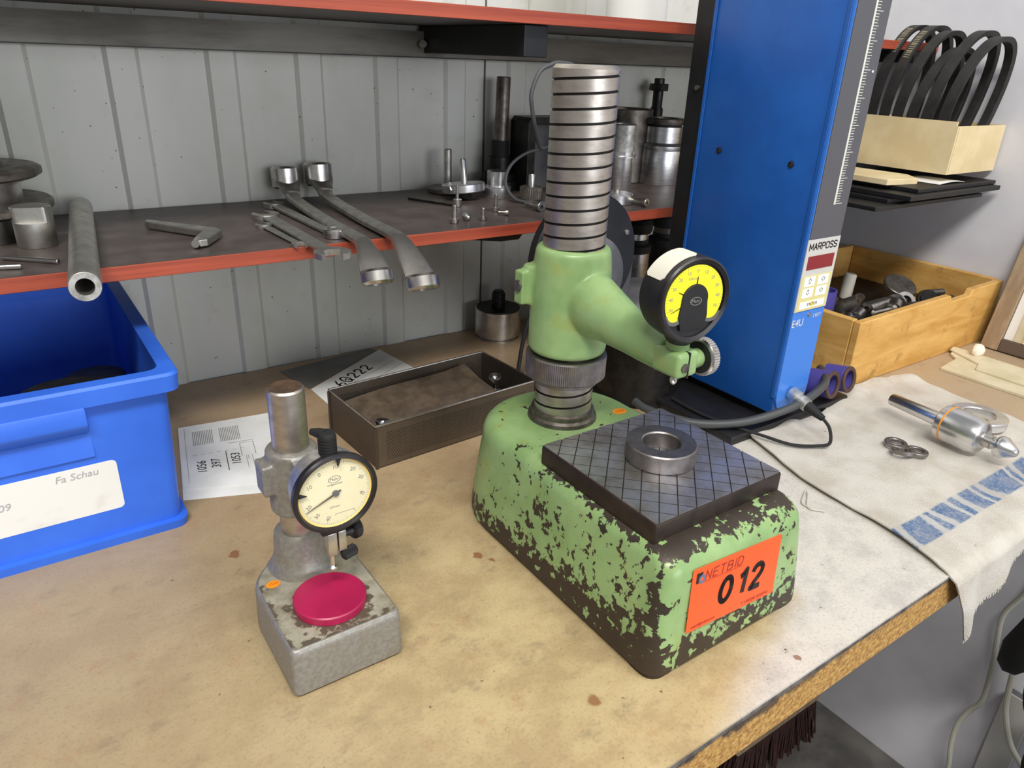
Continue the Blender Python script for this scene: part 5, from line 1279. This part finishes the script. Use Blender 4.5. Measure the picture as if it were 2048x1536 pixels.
def flat_spanner(label, a, b, jr_a, jr_b, wdt, th, z0, ring_b=False):
    o = thing('flat_spanner', label, 'spanner', (a[0], a[1], z0), 0, 'flat spanners on the shelf')
    d = Vector((b[0] - a[0], b[1] - a[1])); L = d.length; ang = math.atan2(d.y, d.x)
    Mh = Matrix.Rotation(ang, 4, 'Z')
    G().prism([(jr_a * 0.6, -wdt / 2), (L - jr_b * 0.6, -wdt / 2 * 0.9), (L - jr_b * 0.6, wdt / 2 * 0.9), (jr_a * 0.6, wdt / 2)], 0.0008, th - 0.0008, Mh).build('handle', 'wrench', o, 0, 0.0008, 1)
    G().prism(jaw(0, 0, PI + D(15), jr_a, jr_a * 0.45, th), 0, th, Mh).build('open_jaw', 'wrench', o, 0, 0.0006, 1)
    if ring_b: G().ring(jr_b, jr_b * 0.62, 0, th + 0.004, 28, Mh @ T(L, 0, 0), 0.001).build('ring_end', 'chrome', o)
    else: G().prism(jaw(L, 0, D(-15), jr_b, jr_b * 0.45, th), 0, th, Mh).build('open_jaw', 'wrench', o, 0, 0.0006, 1)
flat_spanner('small thin double open spanner, leftmost of the spanner row', (0.2280, 0.788), (0.2330, 0.690), 0.0085, 0.0085, 0.0085, 0.0035, Z)
flat_spanner('large double open spanner whose jaw sticks out over the shelf edge', (0.2440, 0.832), (0.2455, 0.640), 0.0150, 0.0170, 0.0150, 0.0055, Z)
flat_spanner('combination spanner with a ring end between open and cranked spanners', (0.2720, 0.890), (0.2770, 0.712), 0.0120, 0.0112, 0.0115, 0.0055, Z, True)

# ------------------------------------------------------------------ lower shelf, middle: small fittings
def cap_screw(label, loc, d, shank=0.016, r=0.0027, hr=0.0046, hh=0.0052):
    o = thing('cap_screw', label, 'screw', loc, 0, 'loose screws on the lower shelf')
    M_ = axis((0, 0, 0), d)
    G().lathe([(0.0022, 0.0), (hr - 0.0004, 0), (hr, 0.0005), (hr, hh), (r, hh), (r, hh + 0.0001), (0.0022, hh)], 20, M_, True).build('socket_head', 'boltsteel', o)
    G().cyl(0.0023, 0.0022, hh, 6, M_).build('hex_socket', 'blackmatte', o)
    G().lathe([(0, hh), (r, hh), (r, hh + shank - 0.001), (r - 0.0008, hh + shank), (0, hh + shank)], 16, M_).build('threaded_shank', 'boltsteel', o)
cap_screw('screw standing on its head, leftmost of the small screws', (0.4235, 0.7220, Z), (0.03, 0, 1), 0.0150, 0.0030, 0.0052)
cap_screw('screw standing on its head, between the lying nut and the lying screw', (0.4625, 0.7220, Z), (0, 0, 1), 0.0105, 0.0023, 0.0042, 0.004)
cap_screw('longer screw standing on its head before the aluminium ring', (0.5040, 0.7590, Z), (0.02, 0, 1), 0.0160, 0.0026, 0.0046)
cap_screw('small screw lying right of the standing screws', (0.5040, 0.7300, Z + 0.0040), (-0.6, 0.5, 0.0), 0.0095, 0.0022, 0.0040, 0.0036)
cap_screw('large socket screw lying near the column, its hex end to the front', (0.5560, 0.7330, Z + 0.0062), (-0.05, 1, 0), 0.0240, 0.0042, 0.0062, 0.0075)
cap_screw('large socket screw lying near the shelf edge beside the black guard', (0.7060, 0.7020, Z + 0.0058), (-0.22, 1, 0), 0.0260, 0.0040, 0.0058, 0.007)
nt = thing('ball_nut', 'small round-headed nut lying between the two standing screws', 'nut', (0.4430, 0.7215, Z + 0.0045))
G().lathe([(0, -0.0005), (0.002, 0), (0.0044, 0.003), (0.0044, 0.005), (0.0038, 0.006), (0.0038, 0.011), (0, 0.011)], 18, axis((0, 0, 0), (0.1, 1, 0))).build('nut_body', 'chrome', nt)
nt = thing('threaded_spacer', 'small bright spacer standing under the tilted disc', 'spacer', (0.4780, 0.8070, Z))
G().lathe([(0, 0), (0.0050, 0), (0.0055, 0.0005), (0.0055, 0.009), (0.0022, 0.0095), (0.0022, 0.026), (0, 0.026)], 18).build('spacer_body', 'chrome', nt)
rk = thing('rod_foot', 'upright steel rod on a flat dark disc close to the wall', 'rod', (0.5210, 0.9060, Z))
G().lathe([(0, 0), (0.027, 0), (0.028, 0.001), (0.028, 0.0055), (0.027, 0.0065), (0, 0.0065)], 40).build('dark_disc', 'darksteel', rk)
G().lathe([(0, 0.0065), (0.0052, 0.0065), (0.0052, 0.0565), (0.0045, 0.0575), (0, 0.0575)], 24).build('steel_rod', 'steel', rk)
td = thing('tilted_disc', 'bright aluminium disc with a stud, tilted on the shelf', 'disc holder', (0.5130, 0.8500, Z))
Mt_ = axis((0, 0, 0.0095), (-0.05, 0.10, 1))
G().lathe([(0, 0), (0.0275, 0), (0.0285, 0.001), (0.0285, 0.0100), (0.0275, 0.011), (0, 0.011)], 48, Mt_).build('disc_body', 'alu', td)
G().lathe([(0, 0.011), (0.0043, 0.011), (0.0043, 0.040), (0.0032, 0.042), (0, 0.042)], 20, Mt_ @ T(0.0, 0.002, 0)).build('stud', 'chrome', td)
G().lathe([(0, -0.0075), (0.010, -0.0075), (0.010, 0), (0, 0)], 28, Mt_).build('black_boss', 'blackmatte', td)
G().cyl(0.0046, 0, 0.011, 6, axis(Mt_ @ Vector((0.0280, -0.004, 0.006)), (1, -0.1, 0.05))).build('clamp_nut', 'chrome', td)
kl = thing('hex_key', 'short black hex key lying in front of the tilted disc', 'hex key', (0.455, 0.845, Z + 0.0016))
G().tube([(-0.012, 0.028, 0), (0.0, 0.0, 0), (0.018, -0.038, 0)], 0.0016, 6).build('key_bar', 'blackoxide', kl)
ra = thing('ring_adapter', 'aluminium stepped adapter with a ring base beside the tilted disc', 'adapter', (0.5640, 0.8480, Z))
G().lathe([(0, 0), (0.0195, 0), (0.0200, 0.0008), (0.0195, 0.0138), (0.0185, 0.0145), (0, 0.0145)], 40).build('ring_base', 'alu', ra)
G().lathe([(0, 0.0145), (0.0132, 0.0145), (0.0132, 0.0340), (0.0120, 0.035), (0, 0.035)], 36).build('barrel', 'chrome', ra)
G().cyl(0.0019, 0, 0.001, 10, axis((0.010, -0.0168, 0.0095), (0.5, -0.85, 0))).build('set_screw_hole', 'blackmatte', ra)
tr_ = thing('stem_gauge', 'tall steel stem on a stepped black foot by the wall joint', 'gauge stem', (0.6080, 0.9080, Z))
G().lathe([(0, 0), (0.028, 0), (0.028, 0.012), (0.024, 0.013), (0.024, 0.022), (0.0165, 0.023), (0.0165, 0.044), (0, 0.044)], 40).build('stepped_foot', 'blackoxide', tr_)
G().lathe([(0, 0.044), (0.0125, 0.044), (0.0125, 0.066), (0, 0.066)], 32).build('black_nut', 'blackmatte', tr_)
G().lathe([(0, 0.066), (0.0098, 0.066), (0.0098, 0.1485), (0.009, 0.150), (0, 0.150)], 32, Matrix.Rotation(0.02, 4, 'Y')).build('stem', 'darksteel', tr_)
db = thing('channel_block', 'dark steel channel block standing behind the steel column', 'block', (0.656, 0.880, Z))
G().prism([(-0.035, 0.0), (-0.035, 0.094), (-0.030, 0.100), (0.035, 0.100), (0.035, 0.0), (0.026, 0.0), (0.026, 0.091), (-0.022, 0.091), (-0.022, 0.0)], -0.022, 0.022, Matrix(((1, 0, 0, 0), (0, 0, 1, 0), (0, 1, 0, 0), (0, 0, 0, 1)))).build('channel', 'blackoxide', db, 0, 0.001)
G().box(-0.0225, 0.0265, 0.004, 0.020, 0.0, 0.0905).build('grey_core', 'greypaint', db, 0)
kn = thing('knurled_knob', 'dark knurled knob with a bright pin near the column', 'knob', (0.5890, 0.8020, Z))
knurl(G(), 0.0152, 0.002, 0.0195, 70).build('knob_body', 'darksteel', kn, 0.7)
G().cyl(0.0105, 0, 0.0021, 24).build('knob_foot', 'blackoxide', kn)
G().lathe([(0, 0.0195), (0.0042, 0.0195), (0.0042, 0.034), (0.0036, 0.035), (0, 0.035)], 18).build('bright_pin', 'chrome', kn)
tag(G().tube(spline([(0.5255, 0.612, 0.2738), (0.5300, 0.612, 0.3200), (0.5230, 0.615, 0.3700), (0.5050, 0.618, 0.3920), (0.4850, 0.62, 0.3965), (0.4720, 0.62, 0.3945), (0.4590, 0.62, 0.3880), (0.4505, 0.62, 0.3700), (0.4515, 0.62, 0.3560), (0.4600, 0.625, 0.3370), (0.4850, 0.650, 0.3150), (0.5600, 0.740, 0.3000), (0.6200, 0.800, 0.2960), (0.6150, 0.815, 0.2900), (0.5900, 0.820, 0.2840), (0.5680, 0.822, 0.2690), (0.5560, 0.815, 0.2480), (0.5620, 0.800, 0.2300), (0.5800, 0.780, 0.2275), (0.6050, 0.765, 0.2275)]), 0.0022, 8).build('grey_lead', 'cable'), 'grey gauge lead looping up behind the threaded steel column', 'cable')

# ------------------------------------------------------------------ lower shelf, right of the column
sv = thing('aluminium_sleeve', 'aluminium sleeve with a collar on the shelf right of the column', 'sleeve', (0.7640, 0.8230, Z))
G().lathe([(0.013, 0), (0.0180, 0), (0.0185, 0.0008), (0.0185, 0.0475), (0.0225, 0.0482), (0.0225, 0.0502), (0.0185, 0.0510), (0.0185, 0.056)], 40).build('lower_barrel', 'alu', sv)
G().lathe([(0.012, 0.056), (0.0196, 0.056), (0.0190, 0.0925), (0.0175, 0.0935), (0.012, 0.0935)], 40, None, True).build('cast_barrel', 'alu_rough', sv)
ad = thing('aluminium_disc', 'flat aluminium disc with a screw near the front of the right shelf', 'disc', (0.6900, 0.7450, Z))
G().lathe([(0, 0), (0.0215, 0), (0.0222, 0.0008), (0.0222, 0.012), (0.021, 0.0132), (0, 0.0132)], 40).build('disc_body', 'alu', ad)
G().lathe([(0, 0.0132), (0.0045, 0.0132), (0.0045, 0.0165), (0, 0.0165)], 20, T(0.006, 0.006, 0)).build('disc_screw', 'boltsteel', ad)
tb = thing('steel_tube', 'wide dark steel tube standing behind the aluminium sleeve', 'tube', (0.8440, 0.9010, Z))
G().ring(0.0380, 0.0345, 0, 0.1085, 56, None, 0.0008).build('tube_wall', 'darksteel', tb)
tbo = thing('tee_bolt', 'black bolt with a hexagon nut standing behind the steel tube', 'bolt', (0.9160, 0.9130, Z))
G().lathe([(0, 0), (0.0165, 0), (0.0165, 0.010), (0.0105, 0.011), (0.0105, 0.106), (0.0082, 0.110), (0.0082, 0.1515), (0.0070, 0.1525), (0, 0.1525)], 30).build('bolt_shank', 'blackoxide', tbo)
G().lathe([(0.0082, 0.134), (0.0150, 0.134), (0.0155, 0.1350), (0.0155, 0.1435), (0.0150, 0.1445), (0.0082, 0.1445)], 6, None, True).build('hex_nut', 'blackoxide', tbo, 0.3)
sb = thing('stepped_cylinder', 'stepped aluminium cylinder with a dark groove beside the blue instrument', 'cylinder', (0.8780, 0.8540, Z))
G().lathe([(0, 0), (0.0325, 0), (0.033, 0.001), (0.033, 0.050), (0.0325, 0.0512), (0.033, 0.0524), (0.033, 0.058), (0.0285, 0.0625), (0.0285, 0.0855), (0, 0.0855)], 56).build('turned_body', 'alu', sb)
G().lathe([(0, 0.0855), (0.0265, 0.0855), (0.0265, 0.089), (0, 0.089)], 56).build('groove', 'blackmatte', sb)
G().lathe([(0.020, 0.089), (0.0300, 0.089), (0.0305, 0.090), (0.0305, 0.0965), (0.029, 0.0978), (0.020, 0.0978)], 56, None, True).build('top_lip', 'darksteel', sb)

# ------------------------------------------------------------------ under the bench at the right: chair, cables, broom
chx, chy = 1.06, -0.06
chr_ = thing('office_chair', 'black round-backed office chair at the lower right corner', 'chair', (chx, chy, ZF + 0.0003))
G().lathe([(0, 0.42), (0.19, 0.42), (0.225, 0.435), (0.235, 0.465), (0.225, 0.49), (0.18, 0.505), (0, 0.508)], 48).build('seat', 'blackmatte', chr_)
# reclined oval backrest
rings = []
Mb = frame((0.078, 0.236, 0.745), (1, 0, 0), (0, -0.30, 1))
for sc, w_ in ((0.55, -0.030), (0.85, -0.026), (0.97, -0.014), (1.0, 0.0), (0.97, 0.014), (0.85, 0.024), (0.55, 0.028)):
    rings.append([(0.160 * sc * math.cos(2 * PI * k / 40), 0.250 * sc * math.sin(2 * PI * k / 40), w_) for k in range(40)])
G().loft(rings, Mb).build('backrest', 'blackmatte', chr_, 0.9)
G().tube(spline([(0.03, 0.05, 0.41), (0.09, 0.20, 0.405), (0.105, 0.268, 0.44), (0.105, 0.285, 0.60)]), 0.018, 12, None, (1.4, 0.7)).build('back_bar', 'blackpaint', chr_)
G().lathe([(0, 0.08), (0.035, 0.08), (0.035, 0.26), (0.022, 0.26), (0.022, 0.42), (0, 0.42)], 24).build('gas_column', 'blackpaint', chr_)
for k in range(5):
    a = D(50 + 72 * k)
    Ml_ = Matrix.Rotation(a, 4, 'Z')
    lg = G().tube([(0.02, 0, 0.11), (0.14, 0, 0.095), (0.225, 0, 0.075)], [0.030, 0.026, 0.020], 12, Ml_, (1.0, 0.6)).build('star_leg', 'blackpaint', chr_)
    G().lathe([(0, -0.012), (0.022, -0.012), (0.0275, -0.008), (0.0275, 0.008), (0.022, 0.012), (0, 0.012)], 24, Ml_ @ axis((0.225, 0, 0.0275), (0, 1, 0))).build('castor', 'blackmatte', lg)
    G().cyl(0.006, 0.05, 0.07, 12, Ml_ @ T(0.225, 0, 0)).build('castor_pin', 'darksteel', lg)
tag(G().tube(spline([(1.285, 0.285, -0.30), (1.27, 0.296, -0.375), (1.26, 0.311, -0.429), (1.258, 0.306, -0.48), (1.26, 0.299, -0.533), (1.26, 0.294, -0.61), (1.262, 0.306, -0.648), (1.26, 0.315, -0.690), (1.26, 0.313, -0.740), (1.26, 0.304, -0.794), (1.26, 0.31, -0.86), (1.23, 0.34, -0.912), (1.15, 0.38, -0.9145)]), 0.0045, 10).build('white_cable', 'wcable'), 'thin white cable bending down the wall left of the chair back', 'cable')
tag(G().tube(spline([(1.275, 0.275, -0.50), (1.28, 0.267, -0.591), (1.28, 0.256, -0.635), (1.28, 0.236, -0.677), (1.28, 0.208, -0.706), (1.285, 0.17, -0.76), (1.285, 0.15, -0.85)]), 0.0050, 10).build('white_cable', 'wcable'), 'white cable running down the lit wall patch in the lower right corner', 'cable')
du = thing('lit_wall_patch', 'added grey upright slab standing in for a lit patch of the white wall in the lower right corner', 'duct', (1.300, 0.252, ZF))  # added grey slab standing in for a lit patch of wall
G().box(0, 0.0175, -0.022, 0.022, 0.0, 0.325).build('duct_body', 'greypaint', du, 0, 0.002)  # body of the added slab standing in for the lit wall patch
G().box(-0.003, 0.0, -0.024, 0.024, 0.0, 0.327).build('lit_patch_face', 'panelgrey', du, 0, 0.001)
br_ = thing('broom_head', 'dark red bristled broom head standing under the bench', 'broom', (1.085, 0.575, ZF + 0.0003))
G().box(-0.13, 0.13, -0.03, 0.03, 0.105, 0.135).build('broom_block', 'framewood', br_, 0, 0.004)
g = G(); rb = random.Random(11)
for i in range(60):
    for j in range(10):
        x0, y0 = -0.125 + 0.25 * i / 59, -0.026 + 0.052 * j / 9
        g.tube([(x0, y0, 0.104), (x0 + rb.uniform(-0.012, 0.012) + (x0 * 0.15), y0 * 1.3 + rb.uniform(-0.01, 0.01), 0.0)], 0.0019, 4)
g.build('bristles', 'bristle', br_, 0, kind='stuff')
G().tube([(0, 0, 0.135), (-0.01, 0.06, 0.30), (-0.05, 0.20, 0.80)], 0.011, 14).build('broom_handle', 'framewood', br_)
